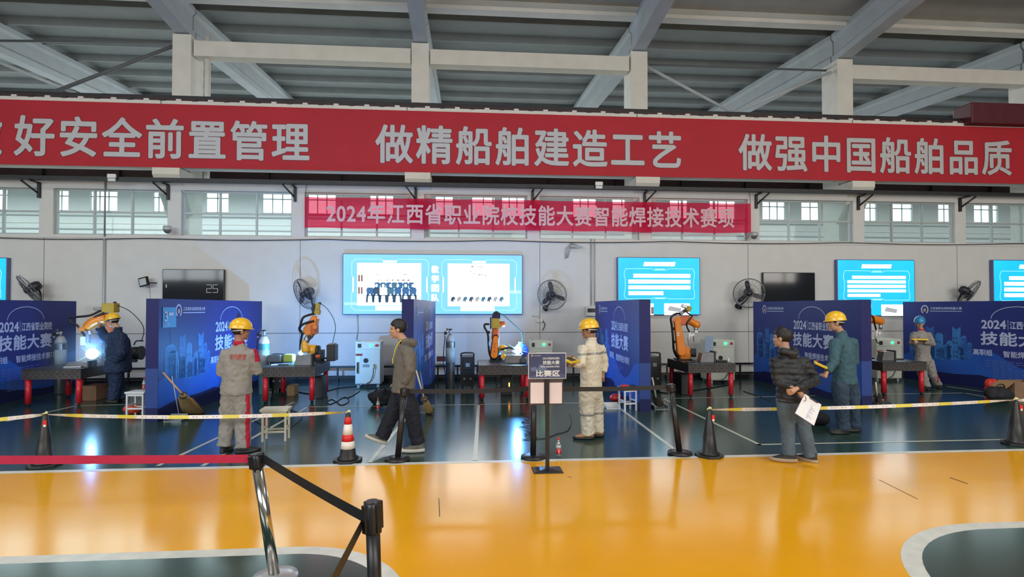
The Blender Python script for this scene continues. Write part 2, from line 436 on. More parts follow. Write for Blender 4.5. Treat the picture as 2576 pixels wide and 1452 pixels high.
# wind bracing rods between columns
def rod(a,b,r,name,lab):
    m=MB(); m.cyl(a,b,min(r,.048),BEAMC if r in (.04,.045) else ROD); o=m.build(name); tag(o,lab,'bracing rod','bracing rods between the columns'); return o
rod(P(0,103,15.4),P(430,106,15.4),.035,'bracing_rod','level dark rod running left from the leftmost tall column')
rod(P(108,242,15.1),P(442,114,15.1),.06,'bracing_rod','thick dark rod sloping down left from the leftmost tall column')
rod(P(-60,132,15.35),P(212,244,15.35),.045,'bracing_rod','rod sloping down from the upper left corner to the crane rail')
rod(P(1632,163,15.4),P(2090,178,15.4),.03,'bracing_rod','level rod between the two right-hand columns')
rod(P(1615,161,15.25),P(1852,288,15.25),.04,'bracing_rod','pale rod sloping down right from the third tall column')
rod(P(2090,182,15.1),P(1826,292,15.1),.04,'bracing_rod','rod sloping down left from the fourth tall column')
m=MB(); x=P(522,200,15.2).x; m.cyl((x,15.2,5.0),(x,15.2,9.0),.075,CONC); m.cyl((x,15.2,5.6),(x,15.2,5.66),.09,CONC)
tag(m.build('downpipe'),'white downpipe beside the leftmost tall column','pipe')
# crane end carriage resting on the rail
t=thing('crane_end_carriage','dark red steel crane end carriage on the rail at the far right','crane carriage',P(2510,318,14.3))
m=MB(); a=P(2445,309,14.0); b=P(2640,283,14.6); m.b2(a,b,mat('carriage_red',(0.09,0.012,0.018),0.5,var=.15)); m.build('beam_box',t,bevel=.03)
for px in (2475,2600): c=P(px,316,14.41); m=MB(); m.cyl(c+V(0,-.08,0),c+V(0,.08,0),.12,DARK); m.build('wheel',t)
# cable tray on top of the window wall
m=MB(); m.b2((-14,14.02,4.905),(18,14.19,4.93),DARK); m.b2((-14,14.02,4.93),(18,14.03,4.99),DARK); m.b2((-14,14.18,4.93),(18,14.19,4.99),DARK)
tr=m.build('cable_tray'); tag(tr,'long dark cable tray running above the row of windows','cable tray')
for i,px in enumerate((97,422,742,1046,1340,1622,1903,2160,2416)):
    x=P(px,460,14.35).x; names=['leftmost','second','third','fourth','fifth','sixth','seventh','eighth','ninth']
    m=MB(); m.b2((x-.03,14.34,4.52),(x+.03,14.4,4.90),DARK)
    s = -1 if px<1100 else 1
    m.tube([(x,14.37,4.62),(x+s*.22,14.1,4.89)],.022,DARK,seg=4)
    m.b2((x-.025,14.05,4.87),(x+.025,14.4,4.903),DARK)
    tag(m.build('tray_bracket'),'dark triangular bracket under the cable tray, %s from the left'%names[i],'bracket','cable tray brackets')
# ---------------------------------------------------------------- big red banner on the crane girder
RED = mat('banner_red_cloth',(0.42,0.010,0.022),0.7,var=0.07,scale=1.2,bump=0.05)
SILV = mat('banner_lettering',(0.50,0.49,0.50),0.6,var=0.03)
SILVE = mat('banner_lettering_edge',(0.10,0.012,0.02),0.6)
YB=14.235
def fit(mb, st, x0, x1, z0, z1, y, m, off, sp, grow=0.0):
    mb.text(st,(x0-grow,y,z0-grow),X3,Z3,x1-x0+2*grow,z1-z0+2*grow,m,off,sp)
t=thing('slogan_banner','long red banner with big silver Chinese slogan along the crane girder','banner',(0,YB,5.32))
m=MB(); m.b2((-14,YB,5.29),(19,YB+.012,6.86),RED)
for k in range(33): pass
m.build('cloth',t)
for st,a,b in (('做',-72,6),('好安全前置管理',35,779),('做精船舶建造工艺',944,1713),('做强中国船舶品质',1857,2544)):
    xa=P(a,370,YB).x; xb=P(b,370,YB).x
    m=MB(); fit(m,st,xa,xb,5.50,6.50,YB-.004,SILVE,.034,1.12,.010); fit(m,st,xa,xb,5.50,6.50,YB-.008,SILV,.023,1.12)
    m.build('lettering',t)
# ---------------------------------------------------------------- sheer red banner hung over the windows
SHEER = sheet_mat('sheer_red_cloth',(0.80,0.03,0.10),0.30,0.6)
SH2 = sheet_mat('sheer_lettering',(0.98,0.72,0.78),0.0,0.45)
YS=14.28
t=thing('event_banner','thin translucent red event banner hung across the windows','banner',P(1330,590,YS))
m=MB()
tl=P(767,495,YS); tr_=P(1888,512,YS); zl,zr=tl.z,tr_.z; zb=P(767,573,YS).z
n=120; vs=[]
for i in range(n+1):
    a=i/n; x=tl.x+(tr_.x-tl.x)*a; zt_=zl+(zr-zl)*a-0.012*abs(math.sin(a*math.pi*8)); zz=P(1888,587,YS).z
    z0_=zb+(zz-zb)*a+.008*math.sin(a*40)
    for j in range(9):
        q=j/8; y=YS+.012*math.sin(a*60+q*2)+.008*math.sin(a*23)
        vs.append((x,y,zt_+(z0_-zt_)*q))
m.add(vs,[(i*9+j,i*9+j+1,(i+1)*9+j+1,(i+1)*9+j) for i in range(n) for j in range(8)],SHEER,True)
m.build('cloth',t)
m=MB(); xa=P(822,550,YS).x; xb=P(1846,550,YS).x; fit(m,'2024年江西省职业院校技能大赛智能焊接技术赛项',xa,xb,P(1300,568,YS).z,P(1300,516,YS).z,YS-.03,SH2,.022,1.08); m.build('lettering',t)
for px,py in ((767,495),(1888,512)):
    m=MB(); c=P(px,py,YS); m.cyl(c,c+V(0.02,.1,.35),.006,DARK,seg=6); m.build('cord',t)

# ---------------------------------------------------------------- lit information screens
CY = mat('screen_cyan',(0.0,0.50,0.86),emit=1.3,var=0.22,scale=0.8)
CYB = mat('screen_sky_blue',(0.20,0.60,0.93),emit=1.25,var=0.12,scale=0.7)
CYL = mat('screen_light_line',(0.35,0.85,1.0),emit=1.5)
SW = mat('screen_white',(1.0,1.0,1.0),emit=3.2,var=0.01)
SG = mat('screen_dim_grey',(0.45,0.47,0.5),emit=0.9)
SB = [mat('screen_figure_blue',(0.03,0.16,0.42),emit=0.9),mat('screen_figure_navy',(0.02,0.08,0.16),emit=0.8),mat('screen_figure_teal',(0.05,0.2,0.32),emit=0.9)]
SR = mat('screen_brick',(0.35,0.16,0.14),emit=0.8)
SFR = mat('screen_frame',(0.12,0.13,0.30),0.4)
def screen(px0,py0,px1,py1,label,n):
    yb=14.40; yf=14.28
    a=P(px0,py1,yf); b=P(px1,py0,yf); x0,x1,z0,z1=a.x,b.x,a.z,b.z
    t=thing('wall_screen',label,'screen',((x0+x1)/2,yb,z0),group='lit screens along the back wall')
    m=MB(); m.b2((x0,yf,z0),(x1,yb,z1),SFR); m.build('frame',t,bevel=.008)
    return t,x0,x1,z0,z1,yf
def frame_line(m,pts,y,w,mm):
    for p,q in zip(pts,pts[1:]):
        a=V(p[0],y,p[1]); b=V(q[0],y,q[1]); d=(b-a).normalized(); n=V(-d.z,0,d.x)*w/2; e=d*w/2
        m.add([a-e-n,b+e-n,b+e+n,a-e+n],[(0,1,2,3)],mm)
def info(px0,py0,px1,py1,label,rows):
    t,x0,x1,z0,z1,y=screen(px0,py0,px1,py1,label,0)
    W=x1-x0;H=z1-z0; f=lambda u,v:(x0+W*u,z1-H*v)
    m=MB(); m.flat([(x0+.02,z0+.02),(x1-.02,z0+.02),(x1-.02,z1-.02),(x0+.02,z1-.02)],(0,y-.001,0),X3,Z3,CY)
    def q(u0,v0,u1,v1,mm,lay=2):
        a=f(u0,v1); b=f(u1,v0); m.add([(a[0],y-.001*lay,a[1]),(b[0],y-.001*lay,a[1]),(b[0],y-.001*lay,b[1]),(a[0],y-.001*lay,b[1])],[(0,1,2,3)],mm)
    # bold slanted heading
    for k in range(6):
        u=.31+k*.064; a=f(u,.155); b=f(u+.058,.085); dx=.012*W
        m.add([(a[0],y-.002,a[1]),(b[0],y-.002,a[1]),(b[0]+dx,y-.002,b[1]),(a[0]+dx,y-.002,b[1])],[(0,1,2,3)],SW)
    frame_line(m,[f(.08,.26),f(.10,.20),f(.41,.20),f(.44,.225),f(.58,.225),f(.61,.20),f(.91,.20),f(.93,.26),f(.93,.34),f(.92,.38),f(.92,.56),f(.93,.6),f(.93,.70),f(.91,.72),f(.61,.72),f(.58,.70),f(.44,.70),f(.41,.72),f(.10,.72),f(.08,.68),f(.08,.6),f(.09,.56),f(.09,.38),f(.08,.34),f(.08,.26)],y-.002,.012,CYL)
    q(.45,.198,.57,.215,CYL); q(.45,.705,.57,.722,CYL)
    for r in range(rows):
        v=.29+r*.40/rows; q(.19 if r==0 else .13,v,.88 if r<rows-1 else .55,v+.26/rows,SW)
    q(.13,.80,.43,1.0,SW); q(.56,.80,.87,1.0,SW); q(.40,.86,.43,.98,SR,3)
    m.prism([(0,0),(.34,-.05),(.38,.05),(.05,.12)],(f(.60,.92)[0],y-.004,f(.60,.92)[1]),X3,Z3,-.001,SG)
    m.build('display',t); return t
info(1554,648,1761,793,'lit cyan text screen above the fourth welding table',4)
info(2107,654,2301,795,'lit cyan text screen right of the blank television',5)
info(2500,655,2706,797,'lit cyan text screen cut by the right edge of the picture',4)
info(-190,648,18,752+40,'lit cyan screen cut by the left edge of the picture',4)
t,x0,x1,z0,z1,y=screen(861,641,1315,792,'largest lit sky-blue screen showing two group photographs',0)
W=x1-x0;H=z1-z0
f=lambda u,v:(x0+W*u,z1-H*v)
m=MB(); m.flat([(x0+.02,z0+.02),(x1-.02,z0+.02),(x1-.02,z1-.02),(x0+.02,z1-.02)],(0,y-.001,0),X3,Z3,CYB)
def q(u0,v0,u1,v1,mm,lay=2):
    a=f(u0,v1); b=f(u1,v0); m.add([(a[0],y-.001*lay,a[1]),(b[0],y-.001*lay,a[1]),(b[0],y-.001*lay,b[1]),(a[0],y-.001*lay,b[1])],[(0,1,2,3)],mm)
for o in (0,.495):
    frame_line(m,[f(o+.05,.14),f(o+.07,.09),f(o+.21,.09),f(o+.225,.12),f(o+.29,.12),f(o+.305,.09),f(o+.45,.09),f(o+.47,.14),f(o+.47,.35),f(o+.46,.4),f(o+.46,.6),f(o+.47,.65),f(o+.47,.88),f(o+.45,.93),f(o+.07,.93),f(o+.05,.88),f(o+.05,.65),f(o+.06,.6),f(o+.06,.4),f(o+.05,.35),f(o+.05,.14)],y-.002,.014,CYL)
    frame_line(m,[f(o+.058,.4),f(o+.058,.62)],y-.0025,.03,SW); frame_line(m,[f(o+.462,.4),f(o+.462,.62)],y-.0025,.03,SW)
    q(o+.22,.11,o+.295,.145,SW,3)
q(.08,.155,.43,.85,SW,3); q(.578,.155,.925,.86,SW,3); q(.18,.86,.37,.93,SW,3); q(.65,.87,.84,.94,SW,3)
q(0.01,.80,.30,.84,CYL,2); q(.92,.6,.99,.65,CYL,2)
for v0 in (.35,.55): 
    for u0 in (.085,.10): q(u0,v0,u0+.01,v0+.11,SR,4)
q(.33,.335,.355,.345,SR,4); q(.18,.335,.2,.345,SG,4)
# the people of the left photograph as printed shapes
def fig(u,v,h,mm,seated=True):
    s=H; c=f(u,v); k=h*s
    def pp(pts,lay,mt): m.add([(c[0]+a*k,y-.001*lay,c[1]+b*k) for a,b in pts],[tuple(range(len(pts)))],mt)
    pp([(-.16,.0),(.16,.0),(.2,.3),(.14,.42),(-.14,.42),(-.2,.3)],5,mm)
    pp([(.07*math.cos(t*math.pi/4),.52+.09*math.sin(t*math.pi/4)) for t in range(8)],6,SW)
    if seated:
        pp([(-.2,.02),(-.08,.04),(-.12,-.4),(-.22,-.4)],5,SB[1]); pp([(.08,.04),(.2,.02),(.22,-.4),(.12,-.4)],5,SB[1]); pp([(-.18,-.04),(.18,-.04),(.16,.06),(-.16,.06)],5,SB[1])
        pp([(-.05,.0),(.05,.0),(.04,.06),(-.04,.06)],6,SW)
for k in range(7): fig(.19+k*.031,.57,.24,SB[2] if k%2 else SB[0],False); q(.185+k*.028,.425,.2+k*.028,.445,SR,5)
for k,u in enumerate((.15,.185,.222,.262,.302,.345,.385)): fig(u,.68,.30,[SB[0],SB[1],SW,SB[2],SB[0],SB[0],SB[0]][k])
random.seed(3)
for k in range(22): 
    u=.67+random.random()*.13; v=.19+random.random()*.16; q(u,v,u+.004+random.random()*.012,v+.006+random.random()*.008,SG if k%3 else SB[2],4)
for k in range(9):
    u=.605+k*.034; c=f(u,.77)
    pts=[(-.10,-.05),(-.05,.10),(.08,.13),(.13,.02),(.06,.04),(.02,-.06),(-.03,.0)]
    m.add([(c[0]+a*W*.13,y-.004,c[1]+b*H*.55) for a,b in pts],[tuple(range(len(pts)))],[SB[1],SG,SB[2]][k%3])
m.text('教学',V(f(.497,.50)[0],y-.003,f(.497,.48)[1]),X3,Z3,.01,.01,SW,.05) if False else None
for k,ch in enumerate('教学团队'):
    c=f(.487,.315+k*.155); m.text(ch,(c[0],y-.003,c[1]),X3,Z3,.19,.19,SW,.045)
m.build('display',t)
m=MB(); c=f(.02,1); m.tube([P(899,793,14.38),P(900,830,14.38),P(897,856,14.38)],.012,ALU,seg=6); m.build('power_cable',t)

# ---------------------------------------------------------------- televisions
TVG = mat('tv_glass',(0.010,0.012,0.018),0.06,var=0.02,spec=0.5)
def tv(px0,py0,px1,py1,label,digits):
    yb=14.38;yf=14.30; a=P(px0,py1,yf); b=P(px1,py0,yf)
    t=thing('television',label,'television',((a.x+b.x)/2,14.4,a.z),group='televisions on the back wall')
    m=MB(); m.b2((a.x,yf,a.z),(b.x,yb,b.z),BLACK); m.build('casing',t,bevel=.006)
    m=MB(); m.b2((a.x+.015,yf-.003,a.z+.02),(b.x-.015,yf,b.z-.015),TVG); m.build('screen_glass',t)
    m=MB(); m.b2(((a.x+b.x)/2-.2,yb,(a.z+b.z)/2-.15),((a.x+b.x)/2+.2,14.4,(a.z+b.z)/2+.15),DARK); m.build('wall_mount',t)
    if digits:
        g=mat('tv_digits',(0.62,0.62,0.6),emit=.55)
        m=MB(); c=P(520,736,yf); S=.17; w=.012
        def seg(ox,which):
            L={'a':((0,1),(1,1)),'b':((1,1),(1,.5)),'c':((1,.5),(1,0)),'d':((0,0),(1,0)),'e':((0,0),(0,.5)),'f':((0,.5),(0,1)),'g':((0,.5),(1,.5))}
            for k in which:
                (p,q_)=L[k]; frame_line(m,[(c.x+ox+p[0]*.11,c.z+p[1]*.19),(c.x+ox+q_[0]*.11,c.z+q_[1]*.19)],yf-.005,w,g)
        seg(0,'abged'); m.build('digit',t); m=MB(); seg(.15,'afgcd'); m.build('digit',t); m=MB()
        e=P(417,724,yf); m.b2((e.x,yf-.005,e.z),(e.x+.025,yf-.004,e.z+.08),g); e=P(553,688,yf); m.b2((e.x,yf-.005,e.z),(e.x+.06,yf-.004,e.z+.015),g)
        m.build('status_mark',t)
tv(408,678,564,765,'black television showing the number 25 on the left of the wall',True)
tv(1920,686,2050,766,'blank black television right of centre on the back wall',False)

# ---------------------------------------------------------------- small fittings on the wall
FAN_B=mat('fan_motor_black',(0.018,0.018,0.03),0.4,var=.1); WIRE=mat('fan_guard_wire',(0.20,0.21,0.23),0.4,0.5)
def fan(px,py,pw,ph,yaw,tilt,label,Y=14.0):
    c=P(px,py,Y); r=.385
    t=thing('wall_fan',label,'fan',c,group='wall fans')
    rot=Matrix.Rotation(yaw,3,'Z')@Matrix.Rotation(tilt,3,'X')   # local -Y is the blowing side
    m=MB()
    for rr,d in ((r,0),(r*.97,-.02),(.09,-.07),(r*.62,-.055),(r*.97,.05),(r*.35,.09)):
        m.tube([rot@V(rr*math.cos(a),d,rr*math.sin(a)) for a in [2*math.pi*k/36 for k in range(37)]],.0055 if rr<r else .010,WIRE,seg=5)
    m_=m
    for k in range(44):
        a=2*math.pi*k/44; ca,sa=math.cos(a),math.sin(a)
        m.tube([rot@V(.09*ca,-.07,.09*sa),rot@V(r*.6*ca,-.06,r*.6*sa),rot@V(r*ca,0,r*sa)],.0026,WIRE,seg=3)
        if k%2: m.tube([rot@V(r*ca,0,r*sa),rot@V(r*.7*ca,.08,r*.7*sa),rot@V(.1*ca,.10,.1*sa)],.0026,WIRE,seg=3)
    m.build('guard',t,local=True)
    m=MB(); m.lathe([(.005,-.10),(.055,-.09),(.07,-.06),(.06,.0),(.10,.05),(.115,.10),(.11,.20),(.075,.26),(.01,.27)],(0,0,0),FAN_B,seg=18,rot=rot@Matrix.Rotation(R(-90),3,'X')); m.build('motor',t,local=True)
    for k in range(3):
        m=MB(); a0=R(100+120*k)
        e=V(math.cos(a0),0,math.sin(a0)); s=V(-math.sin(a0),0,math.cos(a0))
        pts=[]
        for u,wd_,tw in ((.05,.03,.02),(.14,.052,.02),(.24,.062,.015),(.31,.05,.01),(.345,.02,.0)):
            pts.append((e*u-s*wd_+V(0,-.02-tw,0), e*u+s*wd_+V(0,-.02+tw,0)))
        vs=[]
        for a_,b_ in pts: vs+= [rot@a_,rot@b_]
        vs+=[v+rot@V(0,.006,0) for v in vs]; n=len(pts)
        fs=[(2*i,2*i+1,2*i+3,2*i+2) for i in range(n-1)]+[(2*n+2*i,2*n+2*i+2,2*n+2*i+3,2*n+2*i+1) for i in range(n-1)]
        fs+=[(2*i,2*i+2,2*n+2*i+2,2*n+2*i) for i in range(n-1)]+[(2*i+1,2*n+2*i+1,2*n+2*i+3,2*i+3) for i in range(n-1)]
        m.add(vs,fs,FAN_B); m.build('blade',t,local=True)
    m=MB(); e=rot@V(0,.16,-.08); w=V(.14 if yaw<=-.6 else (-.12 if yaw<.5 else -.2),14.38-c.y,-.33)
    m.tube([e,e+V(0,.06,-.10),w+V(0,-.16,.02),w],.022,FAN_B,curve=4)
    m.cyl(w+V(0,-.02,0),w+V(0,.02,0),.07,FAN_B); m.cyl(w+V(0,-.16,-.05),w+V(0,-.1,-.03),.045,FAN_B,r2=.06)
    m.build('bracket',t,local=True); return t
fan(72,729,0,0,R(-48),R(34),'wall fan tilted steeply upwards at the far left',14.0)
fan(765,740,0,0,R(-42),R(22),'wall fan turned sideways left of the largest screen',13.95)
fan(1389,742,0,0,R(8),R(-6),'wall fan facing forward right of the largest screen',14.0)
fan(1884,738,0,0,R(-22),R(10),'wall fan beside the blank television',14.0)
fan(2440,738,0,0,R(60),R(32),'wall fan tilted up above the right-hand backdrop',14.0)
LAMPW=mat('lamp_glass_face',(0.55,0.58,0.6),0.2)
t=thing('flood_light','small square flood light left of the digit television','lamp',P(362,709,14.2))
m=MB(); rot=Matrix.Rotation(R(-12),3,'Y')@Matrix.Rotation(R(-20),3,'Z'); m.box((0,0,0),(.26,.06,.22),DARK,rot); m.build('housing',t,local=True,bevel=.006)
m=MB(); m.box(rot@V(0,-.033,0),(.20,.006,.16),LAMPW,rot); m.build('lens',t,local=True)
m=MB(); m.tube([(.1,.03,-.02),(.2,.19,-.02)],.012,DARK); m.build('arm',t,local=True)
m=MB(); m.tube([(0.03,.19,-.1),(.05,.19,-.6),(.02,.19,-1.0),(-.1,.19,-1.9)],.006,ALU,seg=5,curve=4); m.build('cable',t,local=True)
def camera_dome(px,py,label):
    c=P(px,py,14.15); t=thing('security_camera',label,'camera',c,group='dome cameras')
    m=MB(); m.lathe([(.02,.09),(.09,.08),(.10,0.0),(.095,-.02)],(0,0,0),ALU); m.build('housing',t,local=True)
    m=MB(); m.ell((0,0,-.02),(.085,.085,.085),mat('camera_dome_glass',(.12,.12,.13),.1)); m.build('dome',t,local=True)
    m=MB(); m.tube([(0,0,.07),(-.08,.1,.07),(-.08,.25,-.05)],.02,ALU,curve=3); m.build('arm',t,local=True)
camera_dome(421,577,'grey dome camera beneath the windows on the left')
camera_dome(1897,592,'grey dome camera below the right end of the event banner')
WB=mat('white_device',(0.66,0.66,0.62),0.4)
for px,py,l in ((281,447,'white sensor box on the cable tray at the left'),(1507,466,'white sensor box on the cable tray at the centre')):
    c=P(px,py,13.95); m=MB(); m.b2(c-V(.1,.03,.015),c+V(.1,.03,.09),WB); m.b2(c-V(.09,.025,.09),c+V(.09,.025,-.02),WB); tag(m.build('sensor_box',bevel=.02),l,'sensor box','sensor boxes on the cable tray')
m=MB(); c=P(1437,612,14.38)
for a,b in (((0,0,0),(-.13,-.05,-.14)),((0,0,0),(.25,-.2,-.12)),((-.13,-.05,-.14),(-.15,0,-.4)),((0,0,0),(-.1,0,-.38)),((.25,-.2,-.12),(-.02,-.05,-.12))): m.cyl(c+V(*a),c+V(*b),.018,ALU,seg=6)
tag(m.build('wall_bracket'),'empty grey metal wall bracket above the forward-facing fan','bracket')
for pxs,l in (((263,600,263,752),'pale conduit down the wall at the left'),((1487,600,1487,768),'pair of pale conduits above the distribution box')):
    m=MB(); a=P(pxs[0],pxs[1],14.37); b=P(pxs[2],pxs[3],14.37); m.cyl(a,V(a.x,a.y,b.z if pxs[0]>1000 else .4),.03 if pxs[0]<1000 else .018,ALU,seg=8)
    if pxs[0]>1000: m.cyl(a+V(.09,0,0),V(a.x+.09,a.y,b.z),.012,ALU,seg=8)
    else: m.cyl(V(a.x,a.y,3.6),V(a.x,a.y,4.95),.02,SEAM,seg=8)
    tag(m.build('conduit'),l,'conduit')
m=MB(); c=P(1489,783,14.3); m.b2(c-V(.16,.06,.12),c+V(.16,.06,.12),WB); m.b2(c-V(.13,.07,.03),c+V(.13,-.05,.07),mat('box_window',(.06,.05,.05),.3)); tag(m.build('distribution_box'),'white distribution box with dark window beside the third backdrop','switch box')
m=MB(); c=P(1110,903,14.3); m.b2(c-V(.15,.05,.12),c+V(.15,.06,.12),WB); m.b2(c-V(.11,.06,.06),c+V(.11,-.04,.07),mat('box_window2',(.10,.03,.025),.4)); tag(m.build('switch_box'),'white wall box with dark red window behind the centre gas cylinder','switch box')
m=MB(); c=P(1357,807,14.38); m.b2(c-V(.08,.02,.04),c+V(.0,.02,.04),WB); m.b2(c-V(-.01,.02,.04),c+V(.08,.02,.04),WB)
m.tube([c+V(.08,0,0),c+V(.14,-.02,-.1),c+V(.08,-.02,-.25)],.01,DARK,curve=4); m.tube([c+V(-.2,0,.12),c+V(-.02,0,.12),c+V(-.02,0,.04)],.006,ALU,seg=5)
tag(m.build('wall_socket'),'white wall socket with a plugged cable under the forward-facing fan','socket')
# cable sagging below the windows
m=MB(); pts=[]
for k in range(60):
    px=-60+k*46; pts.append(P(px,597+ (px/2576)*16+ 4*abs(math.sin(k*.33)),14.36))
m.tube(pts,.010,DARK,seg=5,curve=2); tag(m.build('sagging_cable'),'thin black cable sagging along the wall below the windows','cable')
# black pipe rail along the base of the wall
t=thing('pipe_rail','low black pipe rail running along the foot of the back wall','rail',(0,14.1,0))
m=MB()
for z in (.36,.12): m.b2((-13,14.02,z),(16,14.08,z+.05),BLACK)
m.build('rail',t)
m=MB()
for k in range(60): m.b2((-13+k*.49,14.03,0),(-12.96+k*.49,14.07,.36),BLACK)
m.b2((-13,14.09,.0),(16,14.3,.10),BLACK)
o=m.build('post',t)
# ---------------------------------------------------------------- printed backdrop panels between the welding bays
BL0=mat('panel_blue',(0.022,0.034,0.20),0.5,spec=.3,var=0.10,scale=0.6)
BLN=mat('panel_navy',(0.010,0.014,0.085),0.5,spec=.3,var=0.1,scale=.8)
BLE=mat('panel_edge_blue',(0.012,0.014,0.11),0.5,spec=.3,var=.08)
BLW=mat('panel_wave_blue',(0.022,0.098,0.46),0.5,spec=.3,var=0.20,scale=1.4)
BLC=mat('panel_city_blue',(0.028,0.11,0.40),0.5,spec=.3,var=0.25,scale=7)
BLC2=mat('panel_city_light',(0.045,0.19,0.52),0.5,spec=.3,var=0.25,scale=9)
PTX=mat('panel_lettering',(0.50,0.56,0.80),0.5,var=.03)
PTF=mat('panel_faint_print',(0.09,0.14,0.42),0.5)
PCY=mat('panel_sign_cyan',(0.05,0.30,0.62),0.5)
PL,PH,PT=4.3,2.0,.2
def graphic(mb, o, ux, nrm, L):
    # o: lower left corner of the print, ux along it, nrm towards the viewer
    o=Vector(o); sx=L/4.3
    def pl(pts,m,lay): mb.flat([(a*sx,b) for a,b in pts], o+nrm*(.0012*lay), ux, Z3, m)
    def tx(s,x,z,w,h,m,off,lay=5,sp=1.0): mb.text(s,o+nrm*(.0012*lay)+ux*(x*sx)+Z3*z,ux,Z3,w*sx,h,m,off,sp)
    def line(pts,w,m,lay):
        for p,q in zip(pts,pts[1:]):
            d=V(q[0]-p[0],q[1]-p[1],0).normalized(); n=V(-d.y,d.x,0)*w/2
            pl([(p[0]-n.x,p[1]-n.y),(q[0]-n.x,q[1]-n.y),(q[0]+n.x,q[1]+n.y),(p[0]+n.x,p[1]+n.y)],m,lay)
    pl([(0,0),(4.3,0),(4.3,2.0),(0,2.0)],BL0,1)
    wave=[(0,.62),(.25,.74),(.6,.78),(1.0,.74),(1.35,.70),(1.65,.76),(1.9,.88),(2.05,.90),(2.3,.78),(2.7,.55),(3.1,.44),(3.5,.55),(3.9,.80),(4.3,.86)]
    low=[(4.3,.0),(0,.0)]
    for (a,b) in zip(wave,wave[1:]): pl([(a[0],0),(b[0],0),b,a],BLW,2)
    nav=[(0,.20),(.6,.28),(1.3,.26),(1.9,.30),(2.5,.20),(3.2,.14),(4.3,.16)]
    for (a,b) in zip(nav,nav[1:]): pl([(a[0],0),(b[0],0),b,a],BLN,3)
    line([(.6,.32),(1.1,.52),(1.6,.72)],.006,BLC2,4); line([(1.6,.72),(2.0,.42),(2.2,.34)],.006,BLC2,4)
    for x,z0,w,h,k in ((.18,.62,.34,.72,0),(.28,.62,.30,.58,1),(.62,.62,.22,1.0,0),(.86,.6,.2,.74,1),(.56,.62,.3,.42,1),(1.28,.6,.2,1.02,1),(1.48,.62,.14,.66,0),(1.06,.6,.18,.40,0),(.9,.58,.18,.32,1),(1.14,.6,.2,.52,1),(1.34,.62,.2,.34,0),(1.62,.64,.12,.44,0)):
        m_=BLC2 if k else BLC; h*=.78
        if h>.75: pl([(x,z0),(x+w,z0),(x+w,z0+h),(x+w/2,z0+h-.07),(x,z0+h)],m_,3)
        else:
            pl([(x,z0),(x+w,z0),(x+w,z0+h),(x,z0+h)],m_,3); pl([(x,z0+h),(x+w,z0+h),(x+w*.75,z0+h+.05),(x+w*.3,z0+h+.05)],BLC2,3)
        for r in range(int(h/.12)):
            for c in range(max(1,int(w/.08))):
                if (r*7+c*3+int(x*50))%3: pl([(x+.02+c*.075,z0+.06+r*.11),(x+.05+c*.075,z0+.06+r*.11),(x+.05+c*.075,z0+.10+r*.11),(x+.02+c*.075,z0+.10+r*.11)],BL0 if k else BLC2,4)
    line([(.34,1.22),(.345,1.48)],.012,BLC2,4); line([(1.12,1.0),(1.12,1.2)],.008,BLC2,4)
    # ring logo, line of print beside it, and the arc
    ring=[(.60+.085*math.cos(a),1.80+.10*math.sin(a)) for a in [R(-60+15*k) for k in range(21)]]
    line(ring,.03,PTX,4); pl([(.60+.04*math.cos(R(30*k)),1.79+.045*math.sin(R(30*k))) for k in range(12)],mat('logo_warm',(.45,.30,.16),.5),5)
    tx('江西省职业院校技能大赛',.74,1.80,.78,.065,PTX,.02); pl([(.74,1.755),(1.52,1.755),(1.52,1.77),(.74,1.77)],PTX,4)
    line([(2.68-.52*math.cos(R(12*k)),1.60+.27*math.sin(R(12*k))) for k in range(16)],.014,PTX,4)
    tx('2024',1.95,1.37,.52,.20,PTX,.03); pl([(2.50,1.36),(2.51,1.36),(2.51,1.58),(2.50,1.58)],PTX,4); tx('江西省职业院校',2.54,1.375,.92,.175,PTX,.025)
    tx('技能大赛',1.93,1.00,1.53,.31,PTX,.028,sp=1.05)
    tx('高职组',1.76,.76,.42,.14,PTX,.02); tx('智能焊接技术赛项',2.40,.75,1.16,.145,PTX,.02)
    random.seed(5)
    for r in range(11):
        z=.64-r*.043; x=2.02 if r<4 else 2.18
        for c in range(9):
            if r<4 and c>6-r: continue
            x1=x+.09+.05*random.random(); pl([(x,z),(x1,z),(x1,z+.016),(x,z+.016)],PTF,5); x=x1+.03
BLE2=mat('panel_end_wave',(0.014,0.048,0.24),0.5,var=.1)
def panel(near_px, near_Y, far_px, far_Y, end_dir, right_face, label):
    a=P(near_px,900,near_Y); b=P(far_px,900,far_Y); a.z=b.z=0
    d=(b-a); L=d.length; d.normalize()
    # face line runs a(near) -> b(far); thickness goes away from the seen face
    away = V(-d.y,d.x,0) if right_face else V(d.y,-d.x,0)      # right face seen: body lies to the left
    t=thing('backdrop_panel',label,'backdrop',a,group='blue printed backdrop panels')
    z0=V(0,0,0); m=MB()
    c=[z0,d*L,d*L+away*PT,away*PT]
    vs=[p for p in c]+[p+V(0,0,PH) for p in c]
    m.add(vs,[(3,2,1,0),(4,5,6,7),(0,1,5,4),(2,3,7,6),(1,2,6,5),(3,0,4,7)],BLE)
    # print wraps round the end: pale wave at its foot
    e0=-d*.0015
    m.add([e0+V(0,0,.02),e0+away*PT+V(0,0,.02),e0+away*PT+V(0,0,.86),e0+V(0,0,.86)],[(0,1,2,3)],BLE2)
    m.add([e0*2+V(0,0,.0),e0*2+away*PT,e0*2+away*PT+V(0,0,.22),e0*2+V(0,0,.22)],[(0,1,2,3)],BLN)
    m.build('frame_box',t,local=True)
    m=MB(); n=-away
    if right_face: graphic(m,n*.001,d,n,L)
    else: graphic(m,d*L+n*.001,-d,n,L)
    m.build('printed_cloth',t,local=True)
    return t,a,d,away,L
panels=[]
